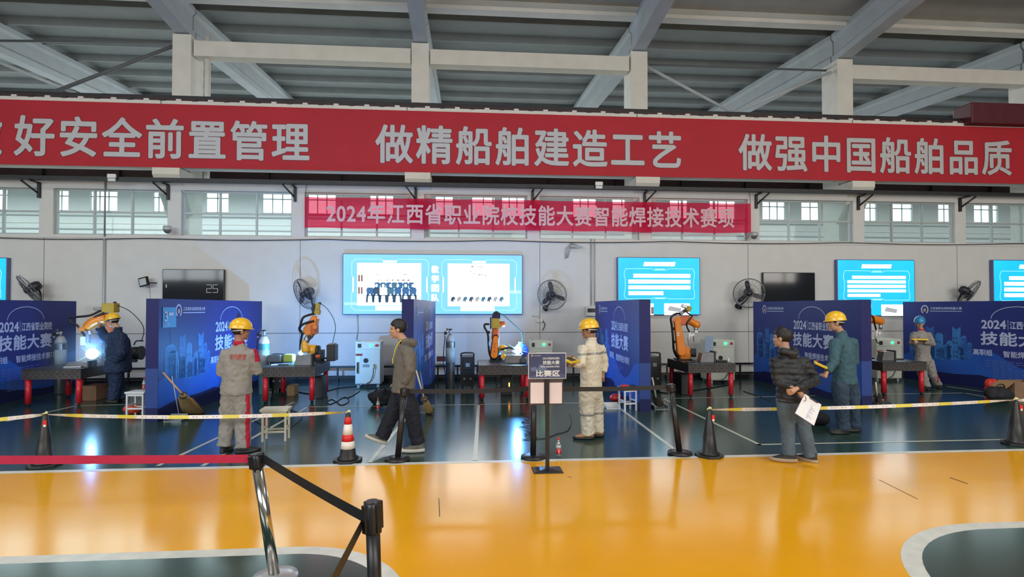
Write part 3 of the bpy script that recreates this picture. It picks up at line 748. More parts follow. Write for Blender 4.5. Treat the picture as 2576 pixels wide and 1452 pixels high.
panels.append(panel(-245,9.45,190,13.75,0,True,'blue printed backdrop cut by the left edge of the picture'))
p1=panel(398,9.5,658,13.75,0,True,'blue backdrop with a number 3 sign behind the leaning broom'); panels.append(p1)
p2=panel(1040,9.55,1095,13.75,0,True,'narrowly seen blue backdrop behind the walking man'); panels.append(p2)
p3=panel(1609,9.73,1498,13.75,0,False,'blue backdrop behind the worker in cream overalls'); panels.append(p3)
p4=panel(2167,9.77,1896,13.75,0,False,'blue backdrop behind the two men at the right'); panels.append(p4)
p5=panel(2800,9.6,2273,13.75,0,False,'blue printed backdrop cut by the right edge of the picture'); panels.append(p5)
# number sign pinned to the second backdrop
t0,a,d,aw,L=p1; n=-aw
o=a+d*.10+n*.012+V(0,0,1.52)
t=thing('bay_number_sign','small cyan sign with the number 3 on the broom backdrop','sign',o)
m=MB(); m.prism([(0,0),(.40,0),(.40,.34),(0,.34)],(0,0,0),d,Z3,.004 if False else -.004,PCY); m.build('board',t,local=True)
m=MB(); m.text('3',n*.008+d*.04+Z3*.10,d,Z3,.09,.17,PTX,.02); m.flat([(.16,.20),(.30,.20),(.30,.25),(.16,.25)],n*.008,d,Z3,PTX); m.text('工位',n*.008+d*.04+Z3*.03,d,Z3,.13,.05,PTX,.02); m.build('lettering',t,local=True)
# ---------------------------------------------------------------- welding tables
TBL=mat('table_gunmetal',(0.055,0.055,0.062),0.38,0.75,var=0.2,scale=9)
TBS=mat('table_side_brown',(0.075,0.066,0.062),0.5,0.5,var=0.25,scale=7)
HOLE=mat('table_hole',(0.006,0.006,0.007),0.8)
LEG=mat('table_leg_red',(0.58,0.018,0.032),0.34,var=.07)
TY=11.1; TD=1.2; TH=.70
def weld_table(px0,px1,label):
    x0=P(px0,950,TY).x; x1=P(px1,950,TY).x
    t=thing('welding_table',label,'table',(x0,TY,0),group='perforated welding tables on red legs')
    W=x1-x0; m=MB(); m.b2((0,0,TH-.02),(W,TD,TH),TBL)
    m.b2((0,0,TH-.19),(W,.03,TH-.02),TBS); m.b2((0,TD-.03,TH-.19),(W,TD,TH-.02),TBS); m.b2((0,.03,TH-.19),(.03,TD-.03,TH-.02),TBS); m.b2((W-.03,.03,TH-.19),(W,TD-.03,TH-.02),TBS)
    c8=[(math.cos(R(45*k))*.011,math.sin(R(45*k))*.011) for k in range(8)]
    for r in range(3):
        n=10 if r!=1 else 9
        for k in range(n):
            x=.05+(W-.1)*(k+(.5 if r==1 else 0))/9
            m.flat([(x+a,TH-.045-.052*r+b) for a,b in c8],(0,-.001,0),X3,Z3,HOLE)
            y=.06+(TD-.12)*(k+(.5 if r==1 else 0))/9
            for fx,ux in ((-.001,-1),(W+.001,1)):
                m.add([V(fx,y+a,TH-.045-.052*r+b*ux) for a,b in c8],[tuple(range(8))],HOLE)
    for i in range(9):
        for j in range(10):
            m.flat([(.06+(W-.12)*i/8+a,.06+(TD-.12)*j/9+b) for a,b in c8],(0,0,TH+.001),X3,Y3,HOLE)
    m.build('tabletop',t,local=True)
    for x in (.07,W-.07):
        for y in (.07,TD-.07):
            m=MB(); m.cyl((x,y,.05),(x,y,TH-.19),.05,LEG,seg=20); lg=m.build('leg',t,local=True)
            m=MB(); m.cyl((x,y,0),(x,y,.05),.03,DARK); m.build('foot',lg,local=True)
    return t,x0,x1
t1=weld_table(54,203,'welding table at the far left in front of the navy-clad man')
t2=weld_table(655,792,'welding table beside the man in grey uniform')
t3=weld_table(1204,1336,'welding table behind the standing competition sign')
t4=weld_table(1732,1851,'welding table below the tallest orange robot')
t5=weld_table(2221,2332,'welding table next to the man in the blue helmet')

# ---------------------------------------------------------------- control cabinets
CAB=mat('cabinet_cream',(0.58,0.61,0.53),0.45,var=.04); CABS=mat('cabinet_side',(0.30,0.33,0.38),0.5)
GLED=mat('lamp_green',(0.02,0.9,0.25),emit=5); REDB=mat('red_button',(0.35,0.03,0.03),0.4)
def cabinet(px0,px1,Y,label,h=1.06):
    x0=P(px0,900,Y).x; x1=P(px1,900,Y).x; W=x1-x0
    t=thing('control_cabinet',label,'cabinet',(x0,Y,0),group='cream robot control cabinets')
    m=MB(); m.b2((0,.0,.07),(W,.55,h),CAB); m.build('body',t,local=True,bevel=.006)
    m=MB(); m.b2((.01,-.012,.09),(W-.01,0,h-.19),CAB); d=m.build('door',t,local=True,bevel=.004)
    m=MB(); m.cyl((W*.42,-.022,.62),(W*.42,-.012,.62),.055,DARK); m.b2((W*.30,-.02,.47),(W*.55,-.012,.53),mat('meter_grey',(.25,.25,.24),.5)); m.build('vent',d,local=True)
    m=MB(); m.b2((W*.07,-.04,.33),(W*.12,-.012,.58),BLACK); m.build('handle',d,local=True)
    m=MB(); m.b2((.01,-.016,.73),(.16,-.012,.78),REDB); m.b2((.015,-.015,.60),(.12,-.012,.72),WHITE); m.build('label_plate',d,local=True)
    m=MB(); m.b2((.0,-.012,h-.18),(W,0,h-.02),CAB); cp=m.build('control_panel',t,local=True,bevel=.003)
    m=MB(); m.b2((W*.10,-.03,h-.14),(W*.22,-.012,h-.05),BLACK); m.build('switch',cp,local=True)
    m=MB(); m.cyl((W*.62,-.03,h-.09),(W*.62,-.012,h-.09),.028,GLED); m.build('green_lamp',cp,local=True,label='lit green lamp')
    m=MB(); m.cyl((W*.74,-.03,h-.09),(W*.74,-.012,h-.09),.024,WHITE); m.build('white_button',cp,local=True)
    m=MB(); m.cyl((W*.86,-.035,h-.09),(W*.86,-.012,h-.09),.030,REDB); m.build('stop_button',cp,local=True,label='dark red stop button')
    m=MB(); m.b2((W*.70,-.06,.44),(W*.76,-.012,.54),ALU); m.tube([(W*.73,-.05,.44),(W*.71,-.04,.28),(W*.6,-.03,.14),(W*.45,-.02,.09)],.008,DARK,seg=6,curve=4); m.build('plug',t,local=True)
    for x in (.06,W-.06):
        m=MB(); m.lathe([(.022,0),(.03,0.004)],(x,.1,h),ALU,seg=8); m.tube([(x+.025*math.cos(a),.1,h+.03+.025*math.sin(a)) for a in [2*math.pi*k/12 for k in range(13)]],.006,ALU,seg=5); m.build('lifting_eye',t,local=True)
        for y in (.08,.47):
            m=MB(); m.b2((x-.03,y-.03,0),(x+.03,y+.03,.07),ALU); m.build('foot',t,local=True)
cabinet(894,957,13.2,'cream control cabinet left of the walking man')
cabinet(1332,1390,13.2,'cream control cabinet partly hidden by the standing sign')
cabinet(1786,1848,13.2,'cream control cabinet behind the welding table with the tall robot')
cabinet(2205,2268,13.2,'cream control cabinet left of the man in the blue helmet')

# ---------------------------------------------------------------- gas cylinders
def gas(px,Y,col,label,h=1.25):
    c=P(px,900,Y); c.z=0
    t=thing('gas_cylinder',label,'gas cylinder',c,group='tall shielding gas cylinders')
    m=MB(); m.lathe([(.095,0),(.104,.02),(.104,h-.16),(.094,h-.10),(.06,h-.03),(.04,h)],(0,0,0),col,seg=24); m.build('bottle',t,local=True)
    m=MB(); m.lathe([(.105,h-.17),(.105,h-.13),(.095,h-.095),(.062,h-.028),(.045,h-.01)],(0,0,.001),WHITE if col is GTEAL else ALU,seg=24); m.build('shoulder_band',t,local=True)
    m=MB(); m.cyl((0,0,h),(0,0,h+.10),.022,ALU); m.cyl((-.035,0,h+.07),(.035,0,h+.07),.014,ALU); m.cyl((0,0,h+.1),(0,0,h+.125),.04,DARK); m.build('valve',t,local=True)
    m=MB(); m.cyl((-.03,0,h+.05),(-.12,-.02,h+.05),.016,CHROME); m.cyl((-.11,-.04,h+.03),(-.11,0,h+.03),.038,DARK); m.cyl((-.07,-.03,h+.11),(-.07,0,h+.11),.03,CHROME); m.cyl((-.12,-.02,h-.05),(-.12,-.02,h+.03),.018,ALU); m.build('regulator',t,local=True)
    m=MB(); m.tube([(-.12,-.02,h-.05),(-.15,-.02,h-.4),(-.14,0,.5),(-.05,.2,.1),(.1,.3,.03)],.010,DARK,seg=6,curve=5); m.build('hose',t,local=True)
    m=MB(); m.lathe([(.1055,.62),(.1055,.95)],(0,0,0),mat('cylinder_label',(.35,.42,.42),.6),seg=24); m.build('paper_label',t,local=True)
GSIL=mat('cylinder_grey',(0.16,0.18,0.19),0.3,.6,var=.1); GTEAL=mat('cylinder_teal',(0.10,0.32,0.33),0.35,.2,var=.1)
gas(152,12.7,GSIL,'grey gas cylinder behind the leftmost welding table')
gas(664,12.3,GTEAL,'teal gas cylinder behind the man in grey uniform')
gas(1133,12.6,GSIL,'grey gas cylinder beside the centre backdrop')

# ---------------------------------------------------------------- welding power sources
GREYF=mat('face_plate_grey',(0.25,0.27,0.28),0.4)
def welder(px,Y,label,h=.82,W=.32):
    c=P(px,900,Y); c.z=0
    t=thing('welding_power_source',label,'welding machine',c,group='black welding power sources')
    m=MB(); m.b2((-W/2,0,.08),(W/2,.6,h-.08),BLACK)
    for k in range(9): m.b2((-W/2+.03,-.006,.14+k*.03),(W/2-.03,0,.155+k*.03),DARK)
    m.build('body',t,local=True,bevel=.02)
    m=MB(); m.b2((-W*.28,-.012,h-.36),(W*.28,0,h-.18),DARK); fp=m.build('control_panel',t,local=True)
    m=MB(); m.b2((-W*.12,-.016,h-.30),(W*.16,-.012,h-.22),GREYF); m.build('display',fp,local=True)
    m=MB(); m.tube([(-W/2+.03,.05,h-.1),(-W/2+.03,.03,h),(W/2-.03,.03,h),(W/2-.03,.05,h-.1)],.018,BLACK,curve=4); m.build('handle',t,local=True)
    for x in (-W/2+.05,W/2-.05):
        for y in (.06,.52):
            m=MB(); m.cyl((x-.018,y,.045),(x+.018,y,.045),.045,DARK); m.build('wheel',t,local=True)
    for x in (-.07,.07):
        m=MB(); m.cyl((x,-.03,.25),(x,0,.25),.025,GREYF); m.build('socket',t,local=True)
welder(1176,12.6,'black welding machine right of the grey cylinder at centre')
welder(698,12.55,'black welding machine behind the second welding table')
welder(1646,12.3,'black welding machine peeking out behind the third backdrop')

# ---------------------------------------------------------------- robots
ORG=mat('robot_orange',(0.78,0.22,0.012),0.35,var=.06,coat=.3); YLW=mat('robot_yellow',(0.85,0.42,0.03),0.35,var=.05,coat=.3)
ORR=mat('robot_red_orange',(0.55,0.10,0.02),0.4,var=.1); MUS=mat('feeder_mustard',(0.42,0.30,0.03),0.5,var=.08)
SILVR=mat('cast_aluminium',(0.45,0.46,0.47),0.35,.8); HOSE=mat('black_hose',(0.008,0.008,0.010),0.4)
ARC=mat('arc_light',(0.42,0.78,1.0),emit=13,var=.01); ARC2=mat('arc_halo',(0.25,0.65,1.0),emit=3,var=.01); WARM=mat('led_reflection_glow',(1.0,0.35,0.05),emit=6)
A3=Y3
def pt(px,py,Y): return P(px,py,Y)
def robot(label,base_px,Y): 
    c=P(base_px,900,Y); c.z=TH
    return thing('welding_robot',label,'robot arm',c,group='orange welding robots')
def rb_base(t,px,Y,m1=None):
    c=P(px,900,Y); c.z=TH
    m=MB(); m.b2(c+V(-.16,-.15,0),c+V(.16,.15,.025),DARK); m.cyl(c+V(0,0,.025),c+V(0,0,.10),.13,DARK,seg=24); m.build('base_plate',t,bevel=.004)
    return c
def spool(t,px,py,Y,r,wd,side=True):
    c=P(px,py,Y); m=MB()
    if side: m.cyl(c-V(0,wd/2,0),c+V(0,wd/2,0),r,BLACK,seg=28); m.cyl(c-V(0,wd/2+.01,0),c-V(0,wd/2,0),r*.3,DARK)
    else: m.cyl(c-V(wd/2,0,0),c+V(wd/2,0,0),r,BLACK,seg=28)
    m.b2(c+V(-.02,-.02,r*.9),c+V(.02,.02,r+.05),DARK)
    m.build('wire_drum',t)
# robot of the right bay, standing tall with its forearm stretched to the right
Y=12.0; t=robot('tall orange robot arm bending over the fourth table with the letter R on its arm',1716,Y)
c=rb_base(t,1718,Y)
m=MB(); m.cyl(c+V(0,0,.08),c+V(0,0,.20),.125,ORG,seg=24); m.link(pt(1719,893,Y),pt(1717,884,Y),.27,.25,.26,ORG,A3); m.cyl(pt(1727,885,Y),pt(1734,885,Y),.10,ORG,seg=20); m.build('turntable',t,bevel=.01)
m=MB(); m.b2(pt(1734,898,Y)-V(0,.08,0),pt(1748,876,Y)+V(0,.08,0),BLACK); m.cyl(pt(1738,887,Y)-V(0,.12,0),pt(1738,887,Y)+V(0,.05,0),.08,BLACK); m.build('motor',t,bevel=.01)
m=MB(); m.link(pt(1714,884,Y-.16),pt(1703,812,Y-.16),.20,.13,.10,ORG,A3); la=m.build('lower_arm',t)
m=MB(); a=pt(1702,846,Y-.222); m.b2(a,a+V(.055,.002,.075),WHITE); m.text('R',a+V(.01,-.003,.012),X3,Z3,.035,.05,ORG,.03); m.build('arm_logo',la)
m=MB(); m.link(pt(1707,808,Y),pt(1722,806,Y),.20,.20,.24,ORR,A3); m.cyl(pt(1704,806,Y-.2),pt(1704,806,Y+.13),.085,ORG,seg=20); m.build('elbow_housing',t)
m=MB(); m.tube([pt(1718,806,Y),pt(1730,805,Y),pt(1745,813,Y),pt(1751,818,Y)],[.10,.095,.078,.075],ORG,seg=14,curve=2); m.ell(pt(1752,817,Y),(.085,.085,.09),ORG); m.build('forearm',t)
m=MB(); m.cyl(pt(1750,824,Y),pt(1750,830,Y),.045,SILVR); m.cyl(pt(1750,830,Y),pt(1750,835,Y),.032,SILVR); m.b2(pt(1746,838,Y)-V(0,.04,0),pt(1754,831,Y)+V(0,.04,0),SILVR); m.build('wrist',t,bevel=.004)
m=MB(); m.cyl(pt(1735,836,Y),pt(1732,857,Y),.03,WHITE); m.tube([pt(1732,857,Y),pt(1733,866,Y),pt(1738,873,Y),pt(1744,878,Y)],[.018,.014,.011,.008],SILVR,curve=3); m.box((pt(1742,843,Y)),(.10,.03,.05),WHITE,Matrix.Rotation(R(-30),3,'Y')); m.cyl(pt(1745,845,Y),pt(1745,860,Y),.008,DARK); m.build('welding_torch',t)
m=MB(); m.box(pt(1731,777,Y),(.10,.16,.11),MUS,Matrix.Rotation(R(25),3,'Y')); m.box(pt(1722,771,Y),(.13,.10,.07),SILVR,Matrix.Rotation(R(20),3,'Y')); m.box(pt(1716,786,Y),(.14,.12,.06),GREYF,Matrix.Rotation(R(-35),3,'Y')); m.cyl(pt(1722,782,Y-.08),pt(1722,782,Y+.08),.035,DARK); m.build('wire_feeder',t,bevel=.006)
m=MB(); m.tube([pt(1716,790,Y),pt(1700,790,Y-.1),pt(1688,800,Y-.12),pt(1690,820,Y-.1),pt(1693,850,Y-.1),pt(1695,880,Y-.05),pt(1703,898,Y)],.026,HOSE,curve=6); 
m.cyl(pt(1692,827,Y-.12),pt(1700,827,Y-.12),.03,HOSE); m.cyl(pt(1694,860,Y-.1),pt(1702,860,Y-.1),.03,HOSE); m.build('hose_pack',t)
m=MB(); m.tube([pt(1724,783,Y-.1),pt(1736,792,Y-.14),pt(1741,796,Y-.14),pt(1729,812,Y-.14),pt(1728,822,Y-.1),pt(1735,837,Y)],.017,HOSE,curve=5); m.build('torch_cable',t)
# second bay robot, folded upright, welding
Y=12.0; t=robot('orange robot arm with mustard feeder working on the second table',785,Y)
c=rb_base(t,800,Y)
m=MB(); m.cyl(pt(776,881,Y),pt(796,881,Y),.115,YLW,seg=24); m.cyl(c+V(0,0,.09),c+V(0,0,.17),.12,ORR,seg=24); m.build('turntable',t)
m=MB(); m.cyl(pt(796,883,Y),pt(803,884,Y),.12,DARK,seg=24); m.b2(pt(801,902,Y)-V(0,.1,0),pt(815,880,Y)+V(0,.1,0),BLACK); m.cyl(pt(804,888,Y-.06),pt(812,888,Y-.06),.045,DARK); m.build('motor',t,bevel=.008)
m=MB(); m.tube([pt(770,886,Y-.12),pt(768,872,Y-.12),pt(768,862,Y-.1),pt(774,852,Y-.08)],[.085,.085,.07,.06],YLW,seg=14,curve=3); m.build('lower_arm',t)
m=MB(); m.tube([pt(770,862,Y-.1),pt(773,852,Y-.1),pt(782,845,Y-.06),pt(787,838,Y)],[.06,.065,.06,.05],SILVR,seg=12,curve=2); m.cyl(pt(778,848,Y-.2),pt(778,848,Y),.04,DARK); m.build('elbow_casting',t)
m=MB(); m.link(pt(781,832,Y),pt(792,803,Y),.26,.15,.22,ORG,A3); m.b2(pt(786,840,Y)-V(0,.15,0),pt(799,817,Y)+V(0,.1,0),ORR); m.cyl(pt(792,824,Y-.2),pt(792,824,Y),.045,ORG); m.build('upper_arm',t,bevel=.012)
m=MB(); m.box(pt(799,785,Y-.05),(.10,.14,.10),MUS,Matrix.Rotation(R(10),3,'Y')); m.box(pt(800,771,Y-.05),(.075,.12,.13),MUS,Matrix.Rotation(R(8),3,'Y')); m.b2(pt(786,792,Y)-V(0,.05,0),pt(794,765,Y)+V(0,.05,0),DARK); m.cyl(pt(806,763,Y-.06),pt(802,763,Y),.02,DARK); m.build('wire_feeder',t,bevel=.006)
m=MB(); m.tube([pt(790,790,Y-.05),pt(776,793,Y-.1),pt(762,800,Y-.12),pt(756,818,Y-.12),pt(753,828,Y-.1),pt(760,838,Y-.1),pt(756,862,Y-.05),pt(755,880,Y)],.024,HOSE,curve=6)
m.tube([pt(790,808,Y-.12),pt(772,812,Y-.14),pt(757,820,Y-.14),pt(754,832,Y-.12),pt(765,842,Y-.12)],.024,HOSE,curve=6); m.build('hose_pack',t)
m=MB(); m.tube([pt(772,858,Y-.1),pt(762,866,Y-.05),pt(757,878,Y)],[.028,.03,.016],SILVR,curve=3); m.cyl(pt(757,878,Y),pt(757,885,Y),.012,WHITE); m.build('welding_torch',t)
m=MB(); d0=pt(836,887,Y); m.b2(d0-V(.085,.16,.17),d0+V(.085,.16,.17),BLACK); m.b2(d0+V(-.06,-.14,.17),d0+V(.06,.14,.195),GREYF); m.b2(d0+V(-.22,-.04,-.14),d0+V(-.085,.04,-.1),BLACK); m.build('wire_drum',t,bevel=.012)
m=MB(); m.tube([pt(805,763,Y),pt(822,776,Y),pt(838,800,Y),pt(844,825,Y),pt(840,848,Y),pt(836,866,Y)],.008,mat('wire_conduit',(.02,.13,.13),.4),curve=6); m.build('wire_conduit',t)
# centre bay robot, welding with its torch to the right
Y=12.0; t=robot('orange robot arm with black side hose on the centre table',1242,Y)
c=rb_base(t,1248,Y)
m=MB(); m.cyl(c+V(0,0,.06),c+V(0,0,.2),.11,DARK,seg=20); m.build('turntable',t)
m=MB(); m.link(pt(1243,893,Y-.12),pt(1247,850,Y-.12),.19,.14,.12,HOSE,A3); m.link(pt(1243,893,Y-.19),pt(1247,852,Y-.19),.145,.11,.05,ORG,A3)
for k,ch in enumerate('工业机'): pass
for k,z in enumerate((866,874,884)): a=pt(1244,z,Y-.222); m.b2(a-V(.018,0,.022),a+V(.018,.002,.022),ORR)
m.build('lower_arm',t)
m=MB(); m.link(pt(1246,850,Y),pt(1247,826,Y),.17,.14,.18,ORR,A3); m.b2(pt(1240,845,Y)-V(0,.13,0),pt(1252,828,Y),ORR); m.build('upper_arm',t,bevel=.01)
m=MB(); m.b2(pt(1237,826,Y)-V(0,.14,0),pt(1256,801,Y)+V(0,.06,0),MUS); m.b2(pt(1233,828,Y)-V(0,.0,0),pt(1236,798,Y)+V(0,.1,0),DARK); m.build('wire_feeder',t,bevel=.008)
m=MB(); m.tube([pt(1241,802,Y),pt(1243,791,Y),pt(1249,787,Y),pt(1254,792,Y),pt(1254,802,Y)],.035,DARK,curve=4); m.b2(pt(1242,801,Y)-V(0,.06,0),pt(1254,790,Y)+V(0,.06,0),BLN); m.build('feeder_head',t)
m=MB(); m.cyl(pt(1256,816,Y),pt(1268,816,Y),.065,ORR,seg=20); m.ell(pt(1268,816,Y),(.03,.065,.065),ORG); m.build('side_motor',t)
m=MB(); m.tube([pt(1231,816,Y),pt(1220,816,Y),pt(1219,824,Y),pt(1227,840,Y),pt(1229,868,Y),pt(1231,888,Y-.05),pt(1239,905,Y-.1),pt(1249,900,Y-.12),pt(1253,888,Y-.12)],.022,HOSE,curve=6); m.cyl(pt(1224,836,Y),pt(1232,836,Y),.03,HOSE); m.build('hose_pack',t)
m=MB(); m.tube([pt(1250,880,Y),pt(1262,874,Y-.05),pt(1272,878,Y-.1)],[.07,.06,.05],YLW,seg=14,curve=3); m.box(pt(1266,897,Y-.1),(.10,.09,.09),YLW,Matrix.Rotation(R(20),3,'Y')); m.build('forearm',t,bevel=.006)
m=MB(); m.tube([pt(1260,880,Y-.12),pt(1270,877,Y-.16),pt(1280,875,Y-.18),pt(1288,877,Y-.2),pt(1296,880,Y-.2)],[.02,.024,.02,.016,.01],DARK,curve=3); m.tube([pt(1262,893,Y-.1),pt(1276,886,Y-.14),pt(1290,885,Y-.18)],.014,SILVR,curve=3); m.build('welding_torch',t)
m=MB(); m.tube([pt(1253,787,Y),pt(1266,793,Y),pt(1290,814,Y),pt(1308,832,Y),pt(1314,846,Y),pt(1314,862,Y)],.009,mat('wire_conduit',(.02,.13,.13),.4),curve=6); m.build('wire_conduit',t)
m=MB(); d0=pt(1310,882,Y+.15); m.cyl(d0-V(.0,.1,0),d0+V(0,.1,0),.16,BLN,seg=24); m.b2(d0+V(-.06,-.05,.14),d0+V(.06,.05,.19),DARK); m.build('wire_drum',t)
# first bay robot behind the navy-clad man
Y=11.95; t=robot('orange robot arm reaching left over the leftmost welding table',292,Y)
c=rb_base(t,292,Y)
m=MB(); m.cyl(c+V(0,0,.09),c+V(0,0,.26),.12,ORR,seg=20); m.build('turntable',t)
m=MB(); m.link(pt(292,885,Y),pt(280,805,Y),.22,.16,.16,ORR,A3); m.build('lower_arm',t)
m=MB(); m.link(pt(278,802,Y),pt(262,797,Y),.2,.16,.2,ORR,A3); m.build('elbow_housing',t)
m=MB(); m.tube([pt(268,802,Y-.05),pt(245,806,Y-.08),pt(228,815,Y-.1),pt(218,824,Y-.1)],[.10,.10,.095,.08],ORG,seg=14,curve=3); m.b2(pt(211,833,Y)-V(0,.16,0),pt(224,822,Y),ORG); m.build('forearm',t,bevel=.012)
m=MB(); m.cyl(pt(226,832,Y-.1),pt(226,841,Y-.1),.05,SILVR); m.b2(pt(213,868,Y)-V(0,.14,0),pt(226,846,Y)-V(0,.05,0),WHITE); m.b2(pt(226,862,Y)-V(0,.14,0),pt(234,836,Y)-V(0,.05,0),SILVR); m.build('wrist',t,bevel=.008)
m=MB(); m.tube([pt(222,862,Y-.1),pt(228,872,Y-.1),pt(234,882,Y-.12)],[.022,.018,.012],SILVR,curve=3); m.build('welding_torch',t)
m=MB(); m.b2(pt(264,786,Y)-V(0,.12,0),pt(296,763,Y)+V(0,.08,0),MUS); m.cyl(pt(262,768,Y),pt(258,768,Y),.03,DARK); m.b2(pt(240,781,Y)-V(0,.08,0),pt(262,773,Y),GREYF); m.cyl(pt(292,764,Y),pt(286,761,Y),.03,DARK); m.build('wire_feeder',t,bevel=.015)
m=MB(); m.tube([pt(262,778,Y),pt(248,784,Y-.05),pt(225,794,Y-.1),pt(190,798,Y-.1),pt(175,802,Y-.1),pt(180,812,Y-.1),pt(195,820,Y-.1),pt(214,846,Y-.1)],.022,HOSE,curve=6); m.tube([pt(262,788,Y-.1),pt(245,795,Y-.14),pt(238,800,Y-.14)],.026,HOSE,curve=4); m.build('hose_pack',t)
m=MB(); m.tube([pt(294,768,Y),pt(325,782,Y),pt(352,808,Y),pt(362,830,Y),pt(357,856,Y)],.008,DARK,curve=6); m.tube([pt(360,858,Y),pt(343,858,Y),pt(337,868,Y)],.014,DARK,curve=2); m.build('wire_conduit',t)
m=MB(); d0=pt(343,888,Y+.05); m.cyl(d0-V(.13,0,0),d0+V(.07,0,0),.125,DARK,seg=24); m.cyl(d0+V(.07,0,0),d0+V(.11,0,0),.14,BLACK,seg=28); m.b2(d0+V(-.13,-.13,.02),d0+V(-.03,-.12,.07),ORR); m.b2(d0+V(-.3,-.05,-.19),d0+V(.0,.05,-.125),DARK); m.build('wire_drum',t)
# fifth robot, mostly hidden behind the fourth backdrop
Y=12.0; t=robot('orange robot arm half hidden behind the fourth backdrop',2160,Y)
c=rb_base(t,2172,Y)
m=MB(); m.cyl(c+V(0,0,.09),c+V(0,0,.2),.12,ORG,seg=20); m.build('turntable',t)
m=MB(); m.link(pt(2172,882,Y),pt(2165,812,Y),.2,.14,.14,ORG,A3); m.build('lower_arm',t)
m=MB(); m.tube([pt(2165,808,Y),pt(2190,803,Y),pt(2210,807,Y),pt(2219,811,Y)],[.10,.10,.085,.075],ORG,seg=14,curve=3); m.build('forearm',t)
m=MB(); m.cyl(pt(2215,816,Y),pt(2215,829,Y),.038,SILVR); m.build('wrist',t)
m=MB(); m.cyl(pt(2206,830,Y),pt(2203,852,Y),.026,WHITE); m.tube([pt(2203,852,Y),pt(2207,862,Y),pt(2217,866,Y)],[.014,.012,.009],DARK,curve=4); m.box(pt(2212,838,Y),(.07,.03,.05),WHITE,Matrix.Rotation(R(-30),3,'Y')); m.build('welding_torch',t)
m=MB(); m.tube([pt(2180,792,Y-.1),pt(2196,796,Y-.12),pt(2200,815,Y-.1),pt(2204,830,Y)],.018,HOSE,curve=4); m.build('torch_cable',t)

# ---------------------------------------------------------------- arcs: burning points swollen to their glare, with sparks, and the light they give
def arc(px,py,Y,power,core,label,streak,off=None):
    c=P(px,py,Y); m=MB(); m.ell(c,(core,core,core),ARC,seg=12,rings=8)
    random.seed(int(px)); 
    o=m.build('welding_arc'); tag(o,label,'welding arc','burning welding arcs')
    m=MB()
    for k in range(streak):
        a=random.random()*2*math.pi; b=(random.random()-.35)*1.4; L=core*(1.15+random.random()**2*1.6)
        d=V(math.cos(a)*math.cos(b),math.sin(a)*math.cos(b)*.6,math.sin(b)).normalized()
        if (c+d*L).z < TH+.03: d.z=abs(d.z)
        m.cyl(c+d*core*.8,c+d*L,.0035,ARC2,r2=.0008,seg=4)
    o2=m.build('spark',o); o2['kind']='stuff'
    l=bpy.data.lights.new('arc_glow','POINT'); l.energy=power; l.color=(.12,.42,1.0); l.shadow_soft_size=.03
    q=bpy.data.objects.new('arc_glow',l); COL.objects.link(q); q.location=c+(off or V(0,0,.035+core))
arc(232,890,11.6,26,.105,'widest white-blue welding arc, in front of the navy-clad man',46)
arc(757,889,12.0,200,.040,'small welding arc at the foot of the second robot',16,V(-.02,.075,.02))
arc(1302,881,12.0,130,.088,'round bright welding arc at the centre table',40)

# ---------------------------------------------------------------- things on the tables
STEEL=mat('workpiece_steel',(0.20,0.20,0.21),0.4,.8,var=.2); STEELD=mat('fixture_dark',(0.06,0.065,0.075),0.45,.5,var=.2)
def workpiece(px0,px1,py,Y,h,label,name='steel_workpiece'):
    a=P(px0,py,Y); b=P(px1,py,Y); z=TH+.001; x0,x1=a.x,b.x; d=.18
    t=thing(name,label,'workpiece',((x0+x1)/2,Y,z)); m=MB()
    vs=[(x0,Y-d/2,z),(x1,Y-d/2,z),(x1,Y+d/2,z),(x0,Y+d/2,z),(x0+(x1-x0)*.16,Y-d/2,z+h),(x1,Y-d/2,z+h),(x1,Y+d/2,z+h),(x0+(x1-x0)*.16,Y+d/2,z+h)]
    m.add(vs,[(3,2,1,0),(4,5,6,7),(0,1,5,4),(2,3,7,6),(1,2,6,5),(3,0,4,7)],STEEL); m.build('steel_box',t,bevel=.004)
    m=MB(); m.b2((x1+.005,Y-d/2-.02,z),(x1+.03,Y+d/2+.05,z+h+.03),STEELD); m.b2((x1+.03,Y-.03,z),(x1+.08,Y+.03,z+.06),STEELD); m.build('clamp',t)
    return t
workpiece(1757,1792,905,11.45,.20,'grey steel box workpiece on the tall robot’s table'.replace('’',"'"))
workpiece(2212,2242,905,11.5,.19,'steel box workpiece at the left of the rightmost table')
workpiece(742,785,912,11.5,.19,'grey steel workpiece under the second robot')
workpiece(1268,1312,905,11.62,.16,'steel workpiece beneath the arc on the centre table')
workpiece(168,228,915,11.45,.10,'low steel workpiece on the leftmost table')
def small(name,label,cat,px,Y,size,m_,z=TH+.001,rz=0,py=915):
    c=P(px,py,Y); c.z=z; m=MB(); rot=Matrix.Rotation(rz,3,'Z')
    m.box(c+V(0,0,size[2]/2),size,m_,rot); o=m.build(name,bevel=min(size)*.2); return tag(o,label,cat)
small('clamp_tool','small blue-black tool at the left of the tall robot table','tool',1736,11.33,(.20,.07,.025),STEELD,rz=.3)
small('clamp_tool','dark clamp at the right end of the tall robot table','tool',1815,11.4,(.22,.08,.04),BLACK,rz=-.2)
small('paper_tag','small white tag standing at the right end of the tall robot table','tag',1833,11.45,(.03,.02,.08),WHITE)
m=MB(); a=P(1768,0,12.22); m.b2((a.x,12.22,TH),(a.x+.2,12.23,TH+.50),mat('blue_grey_sheet',(.22,.30,.42),.4)); tag(m.build('sheet_panel'),'upright blue-grey sheet behind the steel box by the tall robot','panel')
small('tool_case','black flat tool lying on the rightmost table','tool',2262,11.6,(.18,.08,.025),BLACK)
small('helmet_bag','yellow-green bag on the left back of the second table','bag',728,12.1,(.22,.16,.17),mat('lime_cloth',(.33,.38,.06),.8,bump=.2),py=905)
